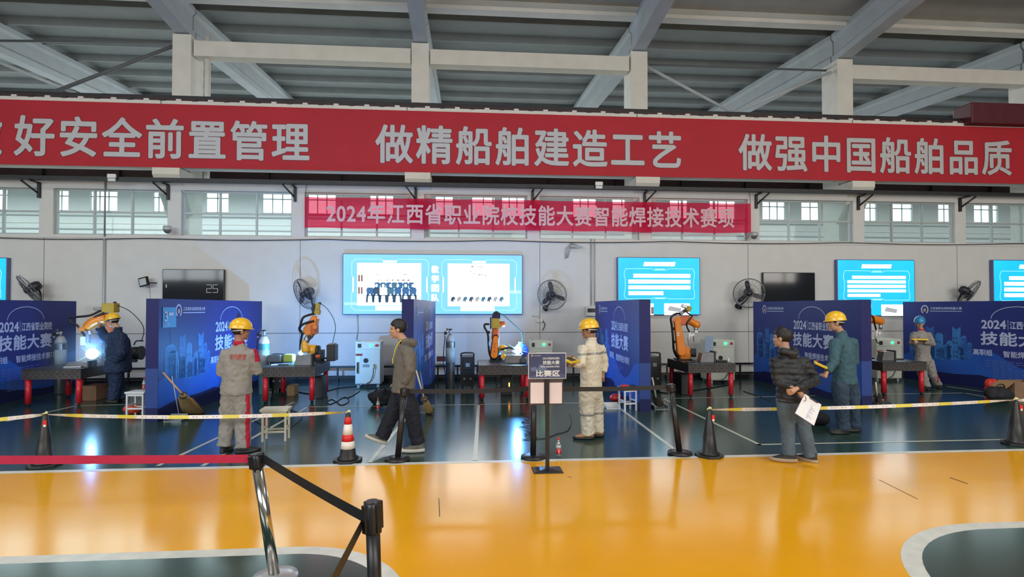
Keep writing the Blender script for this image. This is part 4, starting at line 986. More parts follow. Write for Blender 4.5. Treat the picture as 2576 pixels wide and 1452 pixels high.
small('plastic_case','grey plastic case with handle at the left back of the second table','case',693,12.1,(.30,.2,.16),mat('case_grey',(.10,.13,.15),.4))
small('drawing_sheet','white paper sheet on the second table','paper',705,11.6,(.34,.24,.004),WHITE,rz=.3)
small('hand_tool','black hand tool lying on the paper of the second table','tool',713,11.45,(.20,.04,.02),BLACK,z=TH+.006,rz=.3)
small('steel_bar','row of grey bars clamped on the centre table','bar',1316,11.5,(.12,.14,.10),STEELD)
small('steel_rail','flat pale rail on the leftmost table','rail',183,11.3,(.30,.05,.03),SILVR,rz=.1)
# black boxes under the tables
def under(px0,px1,Y0,Y1,h,label,m_=BLACK,name='equipment_box',z0=0):
    a=P(px0,900,Y0); b=P(px1,900,Y0); m=MB(); m.b2((a.x,Y0,z0),(b.x,Y1,z0+h),m_); o=m.build(name,bevel=.01); return tag(o,label,'box')
under(1262,1288,11.7,12.1,.46,'black equipment box under the centre welding table')
under(1714,1732,11.5,12.0,.44,'black box under the tall robot table')
under(793,812,11.6,11.95,.45,'black box under the second welding table')
CARD=mat('cardboard',(0.36,0.22,0.10),0.85,var=.08)
under(722,741,12.0,12.3,.22,'small cardboard box under the second welding table',CARD,'cardboard_box')
under(205,243,11.7,12.1,.30,'brown cardboard box beneath the leftmost welding table',mat('cardboard_dark',(.22,.12,.07),.85),'cardboard_box')
m=MB(); a=P(1281,968,11.69); m.b2(a-V(.012,.004,.04),a+V(.012,.004,.04),WARM); tag(m.build('led_reflection'),'tiny orange LED reflection on the box under the centre table','lamp')  # reflection of an LED, painted on as a small glowing patch

# ---------------------------------------------------------------- welding fume over the leftmost table
fm=bpy.data.materials.new('welding_fume'); fm.use_nodes=True; n_=fm.node_tree; n_.nodes.remove(n_.nodes['Principled BSDF'])
vs_=n_.nodes.new('ShaderNodeVolumeScatter'); vs_.inputs['Color'].default_value=(.8,.9,1,1); vs_.inputs['Anisotropy'].default_value=.2
tc=n_.nodes.new('ShaderNodeTexCoord'); ln=n_.nodes.new('ShaderNodeVectorMath'); ln.operation='LENGTH'; n_.links.new(tc.outputs['Object'],ln.inputs[0])
m1=n_.nodes.new('ShaderNodeMapRange'); m1.inputs[1].default_value=0.0; m1.inputs[2].default_value=1.0; m1.inputs[3].default_value=1.0; m1.inputs[4].default_value=0.0
nz=n_.nodes.new('ShaderNodeTexNoise'); nz.inputs['Scale'].default_value=2.2; n_.links.new(tc.outputs['Object'],nz.inputs[0])
mu=n_.nodes.new('ShaderNodeMath'); mu.operation='MULTIPLY'; m2=n_.nodes.new('ShaderNodeMath'); m2.operation='MULTIPLY'; m2.inputs[1].default_value=0.9
n_.links.new(ln.outputs['Value'],m1.inputs[0]); n_.links.new(m1.outputs[0],mu.inputs[0]); n_.links.new(nz.outputs[0],mu.inputs[1]); n_.links.new(mu.outputs[0],m2.inputs[0]); n_.links.new(m2.outputs[0],vs_.inputs['Density'])
n_.links.new(vs_.outputs[0],n_.nodes['Material Output'].inputs['Volume'])
c=P(222,893,11.5); m=MB(); m.ell((0,0,0),(1,1,1),fm,24,16); o=m.build('welding_fume'); o.location=c; o.scale=(1.0,.5,.62); tag(o,'bluish welding fume drifting around the leftmost arc','fume',kind='stuff')
# ---------------------------------------------------------------- stools
STW=mat('stool_cream',(0.66,0.62,0.50),0.45,var=.04); STP=mat('stool_white',(0.72,0.74,0.76),0.4,var=.03)
def stool(px,py,w,d,h,rz,mt,label,round_=False,lw=.028):
    c=G(px,py); t=thing('stool',label,'stool',c,rz,group='small white stools')
    m=MB(); m.b2((-w/2,-d/2,h-.035),(w/2,d/2,h),mt); m.build('seat',t,local=True,bevel=.012 if round_ else .003)
    for sx in (-1,1):
        for sy in (-1,1):
            x=sx*(w/2-.035); y=sy*(d/2-.03); m=MB(); m.b2((x-lw/2,y-lw/2,0),(x+lw/2,y+lw/2,h-.035),mt); m.build('leg',t,local=True,bevel=.003)
    m=MB()
    for sy in (-1,1): m.b2((-w/2+.05,sy*(d/2-.03)-.01,.12),(w/2-.05,sy*(d/2-.03)+.01,.145),mt)
    m.b2((-w/2+.05,-d/2+.02,h-.075),(w/2-.05,-d/2+.035,h-.035),mt); m.build('rail',t,local=True)
    for sx in (-1,1): m=MB(); m.b2((sx*(w/2-.035)-.01,-d/2+.04,.17),(sx*(w/2-.035)+.01,d/2-.04,.195),mt); m.build('side_rail',t,local=True)
    return t
stool(694,1107,.37,.26,.45,R(4),STW,'cream wooden stool on the floor beside the man in grey uniform')
stool(350,1045,.34,.28,.42,R(-4),STP,'white plastic stool left of the second backdrop',True)
stool(1579,1032,.30,.26,.42,R(14),STP,'white stool holding tools in front of the third backdrop',True)
# ---------------------------------------------------------------- cones
CB=mat('cone_black_rubber',(0.016,0.018,0.018),0.42,var=.15); CR=mat('cone_red_band',(0.68,0.02,0.02),0.4); CW=mat('cone_white_band',(0.85,0.80,0.74),0.4)
def cone(px,py,h,label,striped=False,tied=True,px2=None):
    c=G(px,py); t=thing('traffic_cone',label,'cone',c,group='cones carrying the barrier tape'); 
    m=MB(); m.prism([(.175*math.cos(R(22.5+45*k)),.175*math.sin(R(22.5+45*k))) for k in range(8)],(0,0,0),X3,Y3,.03,CB); m.build('base',t,local=True,bevel=.006)
    m=MB(); r=lambda z:.102-(.102-.026)*(z-.03)/(h-.03)
    m.lathe([(.125,.03),(.12,.05),(r(.06),.06),(r(h*.5),h*.5),(r(h-.02),h-.02),(.02,h),(.004,h)],(0,0,0),CB,seg=28); b=m.build('body',t,local=True)
    if striped:
        for k,(a,e,mm,n) in enumerate(((.27,.42,CW,'white_band'),(.42,.56,CR,'red_band'),(.56,.77,CW,'white_band'),(.77,.92,CR,'red_band'))):
            m=MB(); m.lathe([(r(h*a)+.002,h*a),(r(h*e)+.002,h*e)],(0,0,0),mm,seg=28); m.build(n,b,local=True)
    else:
        m=MB(); m.b2((.012,-.055,h-.12),(.05,-.045,h-.06),CR); m.b2((.02,-.056,h-.135),(.045,-.046,h-.11),CW); m.build('sticker',b,local=True)
    m=MB(); m.tube([(0,0,h-.02),(-.02,0,h+.01),(.03,-.01,h+.02),(.0,.01,h+.03)],.008,mat('tape_knot',(.7,.68,.35),.6),curve=3); m.build('tape_knot',t,local=True)
    return c+V(0,0,h)
k1=cone(112,1172,.60,'black cone at the left, in front of the leftmost table')
k2=cone(875,1160,.58,'red and white banded cone beside the walking man',True)
k3=cone(1784,1148,.58,'black cone right of the leaning stanchion')
k4=cone(2556,1118,.60,'black cone at the right edge of the picture')
# ---------------------------------------------------------------- barrier tape
TPW=mat('tape_white',(0.80,0.78,0.76),0.5); TPY=mat('tape_yellow',(0.72,0.62,0.10),0.5); TPP=mat('tape_print',(.50,.42,.42),.6)
def tape(a,b,sag,w,label,seg=60,twist=0.2):
    a=Vector(a); b=Vector(b); d=(b-a); L=d.length; u=d.normalized(); m=MB(); n=V(u.y,-u.x,0)
    n_=seg; 
    for i in range(n_):
        q=[]
        for s in (i/n_,(i+1)/n_):
            p=a+d*s-V(0,0,4*sag*s*(1-s)); tw=1.15*(1-min(1,min(s,1-s)*9)) + twist*math.sin(s*9)
            e=(V(0,0,1)*math.cos(tw)+n*math.sin(tw))*w/2; q.append((p-e,p+e))
        per=int((i/n_)*L/.20)
        mm=TPY if per%3==1 else TPW
        m.add([q[0][0],q[1][0],q[1][1],q[0][1]],[(0,1,2,3)],mm)
        if mm is TPW and i%3: 
            c=(q[0][0]+q[0][1])/2; c2=(q[1][0]+q[1][1])/2; o=n*.001 if n.y<0 else -n*.001
            m.add([c-V(0,0,.006)+o,c+(c2-c)*.6-V(0,0,.006)+o,c+(c2-c)*.6+V(0,0,.006)+o,c+V(0,0,.006)+o],[(0,1,2,3)],TPP)
    o=m.build('barrier_tape'); return tag(o,label,'barrier tape','white and yellow barrier tapes')
tape(P(-200,1072,k1.y+.1),k1+V(0,0,.0),.01,.045,'barrier tape running left from the leftmost black cone')
tape(k1,k2+V(0,0,.01),.045,.043,'barrier tape between the leftmost cone and the striped cone',90)
tape(k3,k4,.03,.043,'barrier tape between the two right-hand cones',90)
tape(k4,k4+V(1.2,.05,-.02),.01,.045,'barrier tape leaving the right edge past the last cone')
# ---------------------------------------------------------------- stanchions
SB_=mat('stanchion_black',(0.016,0.015,0.017),0.36,var=.1)
def stanchion(top,bot,rp,rb,polem,basem,label,hr=.045,hh=.12):
    t=thing('stanchion',label,'stanchion',bot,group='belt barrier posts'); d=(top-bot); u=d.normalized()
    rot=u.to_track_quat('Z','Y').to_matrix()
    m=MB(); m.lathe([(rb,0),(rb,.02),(rb*.97,.032),(rb*.5,.042),(rp*1.3,.046)],(0,0,0),basem,seg=36); m.build('base',t,local=True)
    m=MB(); m.lathe([(rp,.03),(rp,d.length-.06)],(0,0,0),polem,seg=24,rot=rot); m.build('pole',t,local=True)
    m=MB(); L=d.length
    m.lathe([(hr*.92,L-hh),(hr,L-hh+.01),(hr,L-.03),(hr*.9,L-.012),(hr*.75,L)],(0,0,0),SB_,seg=24,rot=rot)
    for k in range(4):
        a=R(45+90*k); c=rot@V(math.cos(a)*hr,math.sin(a)*hr,L-hh*.5); m.box(c,(.026,.026,hh*.85),SB_,rot@Matrix.Rotation(a,3,'Z'))
    m.build('belt_head',t,local=True); return t
def belt(a,b,w,m_,label,sag=0.0):
    a=Vector(a); b=Vector(b); d=b-a; u=d.normalized(); n=V(u.y,-u.x,0).normalized()*.0012; m=MB(); N=20; vs=[]
    for i in range(N+1):
        s=i/N; p=a+d*s-V(0,0,4*sag*s*(1-s)); vs+=[p+V(0,0,w/2)+n,p-V(0,0,w/2)+n,p-V(0,0,w/2)-n,p+V(0,0,w/2)-n]
    m.add(vs,[(4*i+k,4*i+(k+1)%4,4*i+4+(k+1)%4,4*i+4+k) for i in range(N) for k in range(4)]+[(3,2,1,0),(4*N,4*N+1,4*N+2,4*N+3)],m_)
    return tag(m.build('barrier_belt'),label,'belt','retractable barrier belts')
RB=mat('belt_red',(0.62,0.012,0.05),0.6,var=.05,scale=30); BB=mat('belt_black',(0.012,0.011,0.014),0.55,var=.1)
# chrome post and its black neighbour in front
b=G(692,1459); yc=b.y; tp=P(643,1141,yc-.03)
stanchion(tp,b,.036,.15,CHROME,mat('base_pale',(.62,.62,.62),.3,.6),'leaning chrome stanchion in the foreground holding the red belt',.042,.10)
ca=tp
b2=G(948,1655); top2=P(936,1260,b2.y)
stanchion(top2,b2,.037,.17,SB_,SB_,'black stanchion nearest the camera',.046,.17)
belt(ca+V(-.045,0,-.035),P(-420,1157,ca.y+.05),.055,RB,'red belt stretching left from the chrome stanchion',.004)
belt(ca+V(.05,-.01,-.03),top2+V(-.05,.01,-.085),.058,BB,'black belt between the chrome and the nearest black stanchion',.008)
c3=_F*1.62+_R*(652-CXP)/F_PX*1.62; c3=Vector((c3.x,c3.y,.74))
stanchion(V(c3.x,c3.y,.84),V(c3.x,c3.y,0),.036,.17,SB_,SB_,'black stanchion just below the bottom edge of the picture',.046,.17)
belt(top2+V(-.05,-.02,-.12),c3+V(.05,.03,0),.058,BB,'black belt running down left out of the bottom edge',.0)
# three black posts along the yellow lane
def mid(tx,ty,bx,by,label):
    b=G(bx,by); tp=P(tx,ty,b.y); return stanchion(tp,b,.036,.152,SB_,SB_,label,.044,.10),tp
_,m1=mid(1018,976,1000,1158,'black stanchion in front of the walking man')
_,m2=mid(1343,972,1341,1153,'black stanchion just behind the competition sign')
_,m3=mid(1687,966,1710,1143,'leaning black stanchion left of the black cone')
belt(m1+V(.05,0,-.04),m2+V(-.05,0,-.03),.056,BB,'black belt from the walking man to the sign',.015)
belt(m2+V(.05,0,-.03),m3+V(-.05,0,-.04),.056,BB,'black belt crossing in front of the cream overalls',.015)
# ---------------------------------------------------------------- competition sign on its stand
SGN=mat('sign_print_blue',(0.050,0.060,0.14),0.35,var=.2,scale=8); PAP=mat('sign_paper',(0.80,0.68,0.68),0.6,var=.02); SGC=mat('sign_city',(.13,.17,.30),.4,var=.2)
b=G(1377,1184); t=thing('sign_stand','black stand with the blue competition area sign','sign',b)
y=b.y
m=MB(); w0=.17
m.add([(-.17,-.13,0),(.17,-.13,0),(.17,.13,0),(-.17,.13,0),(-.16,-.12,.012),(.16,-.12,.012),(.16,.12,.012),(-.16,.12,.012),(-.03,-.03,.03),(.03,-.03,.03),(.03,.03,.03),(-.03,.03,.03)],[(3,2,1,0),(0,1,5,4),(1,2,6,5),(2,3,7,6),(3,0,4,7),(4,5,9,8),(5,6,10,9),(6,7,11,10),(7,4,8,11),(8,9,10,11)],SB_); m.build('base_plate',t,local=True)
m=MB(); m.b2((-.022,-.015,.02),(.022,.015,1.06),SB_); m.build('pole',t,local=True,bevel=.003)
aa=P(1328,953,y)-b; bb=P(1423,887,y)-b
m=MB(); m.b2((aa.x,-.035,aa.z),(bb.x,-.02,bb.z),WHITE); bd=m.build('sign_board',t,local=True,bevel=.003)
W=bb.x-aa.x; H=bb.z-aa.z; m=MB(); o=V(aa.x,-.037,aa.z); e=.008
m.flat([(e,e),(W-e,e),(W-e,H-e),(e,H-e)],o,X3,Z3,SGN); o2=o+V(0,-.001,0); o3=o+V(0,-.002,0)
random.seed(4)
for k in range(11): x=.03+k*.016; h=.02+random.random()*.05; m.flat([(x,.09),(x+.02,.09),(x+.02,.10+h),(x,.10+h)],o2+V(0,-.0001*k,0),X3,Z3,SGC)
m.flat([(e,.03),(.12,.06),(.22,.10),(.3,.07),(W-e,.05),(W-e,e),(e,e)],o2,X3,Z3,mat('sign_wave',(.07,.09,.20),.4))
m.text('比赛区',o3+X3*W*.20+Z3*H*.09,X3,Z3,W*.63,H*.25,WHITE,.035,1.05); m.text('技能大赛',o3+X3*W*.38+Z3*H*.55,X3,Z3,W*.44,H*.16,WHITE,.025)
m.text('2024江西省职业院校',o3+X3*W*.38+Z3*H*.745,X3,Z3,W*.44,H*.09,WHITE,.02); m.text('高职组  智能焊接技术赛项',o3+X3*W*.32+Z3*H*.44,X3,Z3,W*.50,H*.065,WHITE,.02)
m.text('江西省职业院校技能大赛',o3+X3*W*.15+Z3*H*.88,X3,Z3,W*.18,H*.03,WHITE,.01)
for k in range(10):
    a0=R(18*k); a1=R(18*(k+1)); m.add([o3+V(W*.6+.07*math.cos(q)*s,0,H*.84+.035*math.sin(q)*s) for q,s in ((a0,1),(a1,1),(a1,.95),(a0,.95))],[(0,1,2,3)],SGC)
m.flat([(W*.1+.012*math.cos(R(45*k)),H*.9+.012*math.sin(R(45*k))) for k in range(8)],o3,X3,Z3,mat('logo_warm',(.45,.30,.16),.5))
m.build('sign_print',bd,local=True)
aa=P(1330,1020,y)-b; bb=P(1417,953,y)-b
m=MB(); m.b2((aa.x,.016,aa.z),(bb.x,.03,bb.z),mat('holder_brown',(.07,.05,.055),.45)); hd=m.build('paper_holder',t,local=True,bevel=.002)
for i,(p0,p1_) in enumerate(((1335,1369),(1381,1414))):
    u0=P(p0,1016,y)-b; u1=P(p1_,963,y)-b; m=MB(); m.b2((u0.x,.012,u0.z),(u1.x,.016,u1.z),PAP); m.build('paper_sheet',hd,local=True)
# ---------------------------------------------------------------- brooms and dustpans
STRAW=mat('broom_straw',(0.42,0.27,0.11),0.85,var=.25,scale=40,stretch=(1,1,.15),bump=.4); WOODH=mat('broom_handle',(0.50,0.29,0.18),0.6,var=.1)
DSTR=mat('broom_dark',(0.07,0.045,0.035),0.8,var=.3)
def broom(top,neck,tip,width,ms,label,hm=WOODH,bend=None):
    t=thing('broom',label,'broom',(tip.x,tip.y,0)); m=MB(); m.cyl(top,neck,.013,hm,r2=.016); m.build('handle',t)
    d=(tip-neck); u=d.normalized(); s=X3-u*X3.dot(u); s.normalize(); n=u.cross(s)
    m=MB(); secs=[(0,.03,.025),(.25,width*.28,.035),(.55,width*.38,.045),(.85,width*.47,.05),(1,width*.5,.045)]
    vs=[]; sg=16
    for q,a,b_ in secs:
        for k in range(sg): tt=2*math.pi*k/sg; vs.append(neck+d*q+s*a*math.cos(tt)+n*b_*math.sin(tt))
    N=len(secs); m.add(vs,[(i*sg+k,i*sg+(k+1)%sg,(i+1)*sg+(k+1)%sg,(i+1)*sg+k) for i in range(N-1) for k in range(sg)]+[tuple(range(sg))[::-1],tuple((N-1)*sg+k for k in range(sg))],ms,True)
    random.seed(9)
    for k in range(60):
        a=random.uniform(-1,1); b_=random.uniform(-1,1); p0=neck+d*.3+s*a*width*.3+n*b_*.035; p1=tip+s*a*width*.52+n*b_*.05+u*random.uniform(-.02,.03)
        if p1.z<.004: p1.z=.004
        m.cyl(p0,p1,.0035,ms,seg=4)
    m.build('bristles',t)
    m=MB()
    for q in (.0,.1): m.cyl(neck+d*q-u*.006,neck+d*q+u*.006,.034+q*.3,DARK)
    m.build('binding',t)
tp=P(410,937,9.36); tip=G(487,1044); tip.z=.03
broom(tp,P(457,990,9.25),tip,.36,STRAW,'large straw broom leaning on the second backdrop')
tp=P(1047,932,9.45); tip=G(1081,1042); tip.z=.03
broom(tp,P(1066,1000,9.42),tip,.15,STRAW,'straw broom leaning right of the walking man',mat('broom_handle_pale',(.6,.45,.28),.6))
tp=P(1641,950,9.9); tip=G(1659,1024); tip.z=.03
broom(tp,P(1650,1000,9.95),tip,.18,DSTR,'dark broom against the right end of the third backdrop',STW)
tp=P(2203,962,9.9); tip=G(2212,1018); tip.z=.03
broom(tp,P(2206,995,9.95),tip,.12,DSTR,'dark broom against the right end of the fourth backdrop',STW)
def dustpan(px,py,w,mt,label,stick=None):
    c=G(px,py); t=thing('dustpan',label,'dustpan',c,group='long-handled dustpans'); m=MB()
    m.b2((-w/2,-.12,0.0),(w/2,.12,.008),mt); m.b2((-w/2,.11,0),(w/2,.12,.09),mt); m.b2((-w/2,-.10,0),(-w/2+.008,.12,.06),mt); m.b2((w/2-.008,-.10,0),(w/2,.12,.06),mt); m.build('pan',t,local=True)
    if stick: m=MB(); m.cyl((0,.11,.05),V(*stick),.007,ALU); m.build('handle',t,local=True)
GALV=mat('galvanised_tin',(0.24,0.27,0.28),0.4,.5,var=.15)
dustpan(442,1058,.27,GALV,'grey dustpan at the foot of the big straw broom',(-.12,.10,.72))
dustpan(1070,1036,.30,GALV,'dustpan beside the centre broom',(-.10,.1,.70))
dustpan(1540,1027,.26,WHITE,'white dustpan lying left of the stool by the third backdrop')
dustpan(1660,1028,.26,GALV,'dustpan right of the third backdrop')
dustpan(2217,1019,.28,GALV,'dustpan right of the fourth backdrop')
# ---------------------------------------------------------------- bottles
CLR=glass_mat('clear_plastic',(0.80,0.86,0.87),.10)
def bottle(c,label,h=.235):
    t=thing('water_bottle',label,'bottle',c,group='plastic water bottles'); m=MB(); r=.032
    m.lathe([(r*.85,0),(r,.012),(r,h*.42),(r*.94,h*.5),(r,h*.58),(r*.98,h*.66),(r*.6,h*.82),(.013,h*.88),(.013,h*.92)],(0,0,0),CLR,seg=18); m.build('bottle_body',t,local=True)
    m=MB(); m.lathe([(r+.001,h*.16),(r+.001,h*.42)],(0,0,0),CR,seg=18); m.b2((-.004,-r-.002,h*.20),(.004,-r-.001,h*.38),WHITE); m.lathe([(r*.98,h*.46),(r+.001,h*.52),(r+.001,h*.60)],(0,0,0),mat('bottle_band',(.5,.52,.52),.5),seg=18); m.build('bottle_label',t,local=True)
    m=MB(); m.cyl((0,0,h*.91),(0,0,h),.016,CR); m.build('cap',t,local=True)
bottle(G(1405,1149),'water bottle with red label standing at the edge of the yellow lane')
bottle(G(951,1034),'water bottle beside the black bag left of the walking man')
bottle(G(350,1045)+V(.08,0,.421),'water bottle standing on the white stool at the left')
# ---------------------------------------------------------------- bags, helmets and boxes on the floor
def blob(name,label,cat,c,r,m_,seed,amp=.25,rz=0,extra=None):
    t=thing(name,label,cat,c,rz); m=MB(); m.ell((0,0,r[2]*.9),r,m_,seg=28,rings=18)
    vs=[]
    for p in m.v:
        v=Vector(p); d=(v-V(0,0,r[2]*.9)); n=noise.noise(v*7+V(seed,0,0)); n2=noise.noise(v*16+V(0,seed,0))
        v=v+d*(n*amp+n2*amp*.4); v.z=max(0.002,v.z); vs.append(tuple(v))
    m.v=vs; m.build('body',t,local=True)
    if extra: extra(t)
    return t
def strap(t):
    m=MB(); m.tube([(-.12,-.02,.22),(-.05,-.05,.33),(.06,-.05,.33),(.12,-.02,.22)],.012,BLACK,curve=5); m.build('strap',t,local=True)
CLB=mat('black_cloth',(0.010,0.011,0.014),0.75,var=.2,bump=.3)
c=G(958,1018); blob('bag','black bag on the floor left of the walking man','bag',c,(.26,.16,.15),CLB,3,extra=strap)
c=G(2052,1068); blob('bag','black bag at the feet of the man in teal','bag',c,(.20,.15,.11),CLB,8,extra=strap)
c=G(2512,1010); blob('bag','black bag in front of the cardboard box at the right edge','bag',c,(.24,.18,.15),CLB,5,extra=strap)
RB2=mat('red_plastic_bag',(0.62,0.03,0.015),0.35,var=.15,bump=.4)
c=G(2497,990); blob('plastic_bag','crumpled red bag against the rightmost backdrop','bag',c,(.17,.14,.16),RB2,12,.35)
c=G(336,1040); blob('hard_hat','orange-red helmet on the floor under the left stool','helmet',c,(.17,.14,.09),mat('helmet_orange',(.66,.08,.03),.35),2,.08)
c=G(1550,1010); blob('hard_hat','red helmet on the floor behind the white stool','helmet',c,(.13,.13,.08),mat('helmet_red',(.55,.02,.02),.35),6,.08)
t=thing('cardboard_box','open cardboard box at the right edge of the picture','box',G(2560,1003)); CDB=mat('cardboard_brown',(.22,.13,.08),.85,var=.1)
m=MB(); m.b2((-.25,-.18,0),(.3,-.17,.36),CDB); m.b2((-.25,.17,0),(.3,.18,.36),CDB); m.b2((-.25,-.17,0),(-.24,.17,.36),CDB); m.b2((.29,-.17,0),(.3,.17,.36),CDB); m.b2((-.24,-.17,0),(.29,.17,.01),CDB); m.build('carton',t,local=True)
m=MB(); m.box((-.33,0,.30),(.22,.34,.006),CARD,Matrix.Rotation(R(-35),3,'Y')); m.build('flap',t,local=True)
m=MB(); m.b2((-.05,-.183,.26),(.06,-.18,.33),WHITE); m.build('label_sheet',t,local=True)
m=MB(); c=G(967,1030); m.box(c+V(0,0,.02),(.26,.06,.04),mat('blue_box',(.02,.08,.25),.4),Matrix.Rotation(.1,3,'Z')); tag(m.build('tool_box',bevel=.005),'small blue box on the floor in front of the black bag','box')
m=MB(); c=V(P(1580,960,9.95).x,10.0,.421); c=stool and c
cc=G(1579,1032); m.box(cc+V(-.06,.0,.44),(.13,.08,.035),CR,Matrix.Rotation(.3,3,'Z')); tag(m.build('tool_pouch',bevel=.008),'red tool pouch on the stool by the third backdrop','pouch')
m=MB(); m.cyl(cc+V(.08,0,.42),cc+V(.08,0,.46),.035,BLACK); m.cyl(cc+V(.04,.03,.435),cc+V(.14,-.02,.435),.012,BLACK); tag(m.build('power_tool'),'black power tool on the stool by the third backdrop','tool')
# ---------------------------------------------------------------- cables on the floor
CBL=mat('cable_black',(0.012,0.013,0.013),0.5)
def cable(pts,r,label,curve=6,loop=None):
    m=MB(); m.tube(pts,r,CBL,seg=6,curve=curve); return tag(m.build('floor_cable'),label,'cable','cables lying on the floor')
pts=[]
for k in range(46):
    a=k*.9; px=1328+ 9*math.cos(a*.7)+ (k*.25-6)+5*math.sin(k*2.3); py=1040+k*1.5; g=G(px,py); g.z=.006+.02*(math.sin(a*2)*.5+.5); g.x+= .07*math.cos(a); pts.append(g)
for px,py in ((1372,1104),(1400,1093),(1428,1085),(1438,1060),(1432,1040)): g=G(px,py); g.z=.008; pts.append(g)
cable(pts,.005,'coiled black cable between the sign and the man in cream overalls',2)
def gl(L,z=.008): return [V(G(*p).x,G(*p).y,z) for p in L]
cable(gl([(905,985),(880,1000),(858,1003),(850,1015),(862,1020),(878,1010),(868,1000),(845,1012),(830,1018),(822,1012),(835,1006),(848,1014)]),.008,'thin looped cable in front of the first cabinet')
cable(gl([(740,985),(790,992),(850,978),(905,972)]),.012,'cable running from the second table to its cabinet')
cable(gl([(640,1060),(700,1085),(740,1070),(760,1045),(720,1032),(700,1040)]),.007,'thin cable near the cream stool')
cable(gl([(1650,985),(1690,990),(1780,978),(1830,970)]),.013,'cable under the table of the tall robot')
cable(gl([(1870,985),(1900,995),(1915,1000),(1940,1012)]),.008,'thin cable left of the man in the black jacket')
cable(gl([(1215,985),(1240,978),(1300,975),(1380,982)]),.012,'cable under the centre welding table')
# ---------------------------------------------------------------- people
SKIN=mat('skin',(0.52,0.29,0.19),0.55,var=.05); SKIND=mat('skin_tan',(0.36,0.18,0.11),0.55,var=.06); HAIR=mat('hair_black',(0.012,0.010,0.010),0.5,var=.2,scale=60,bump=.4)
EYEM=mat('eye_dark',(0.02,0.015,0.012),0.3); LIP=mat('lips',(0.35,0.13,0.10),0.5)
def voxel(mb, vs, smooth=4, fold=0, quilt=None, seed=0, pick=None, mats=None, name='x'):
    me=bpy.data.meshes.new('v'); me.from_pydata(mb.v,[],mb.f); o=bpy.data.objects.new('v',me); COL.objects.link(o)
    r=o.modifiers.new('r','REMESH'); r.mode='VOXEL'; r.voxel_size=vs; r.use_smooth_shade=True
    if smooth: s=o.modifiers.new('s','SMOOTH'); s.factor=.5; s.iterations=smooth
    dg=bpy.context.evaluated_depsgraph_get(); dg.update()
    m2=bpy.data.meshes.new_from_object(o.evaluated_get(dg)); bpy.data.objects.remove(o); bpy.data.meshes.remove(me)
    if fold or quilt:
        ns=[v.normal.copy() for v in m2.vertices]
        for v,n in zip(m2.vertices,ns):
            p=v.co; d=0
            if fold:
                a=noise.noise(V(p.x*6+seed,p.y*6,p.z*6+p.x*5)); b=noise.noise(V(p.x*12+p.z*5,p.y*12+seed,p.z*14-p.x*12)); c=noise.noise(V(p.x*26,p.y*26,p.z*7+seed))
                d+=fold*(.9*(abs(a)*2-.45)+.75*(.4-abs(b)*2.4)+.3*c)
            if quilt: d+=quilt[0]*(abs(math.sin(p.z*math.pi/quilt[1]+.3*math.sin(p.x*9)))-.6)
            v.co=p+n*d
    m2.materials.clear()
    for m in mats: m2.materials.append(m)
    for p in m2.polygons:
        p.use_smooth=True
        p.material_index = pick(p.center) if pick else 0
    m2.update(); return m2
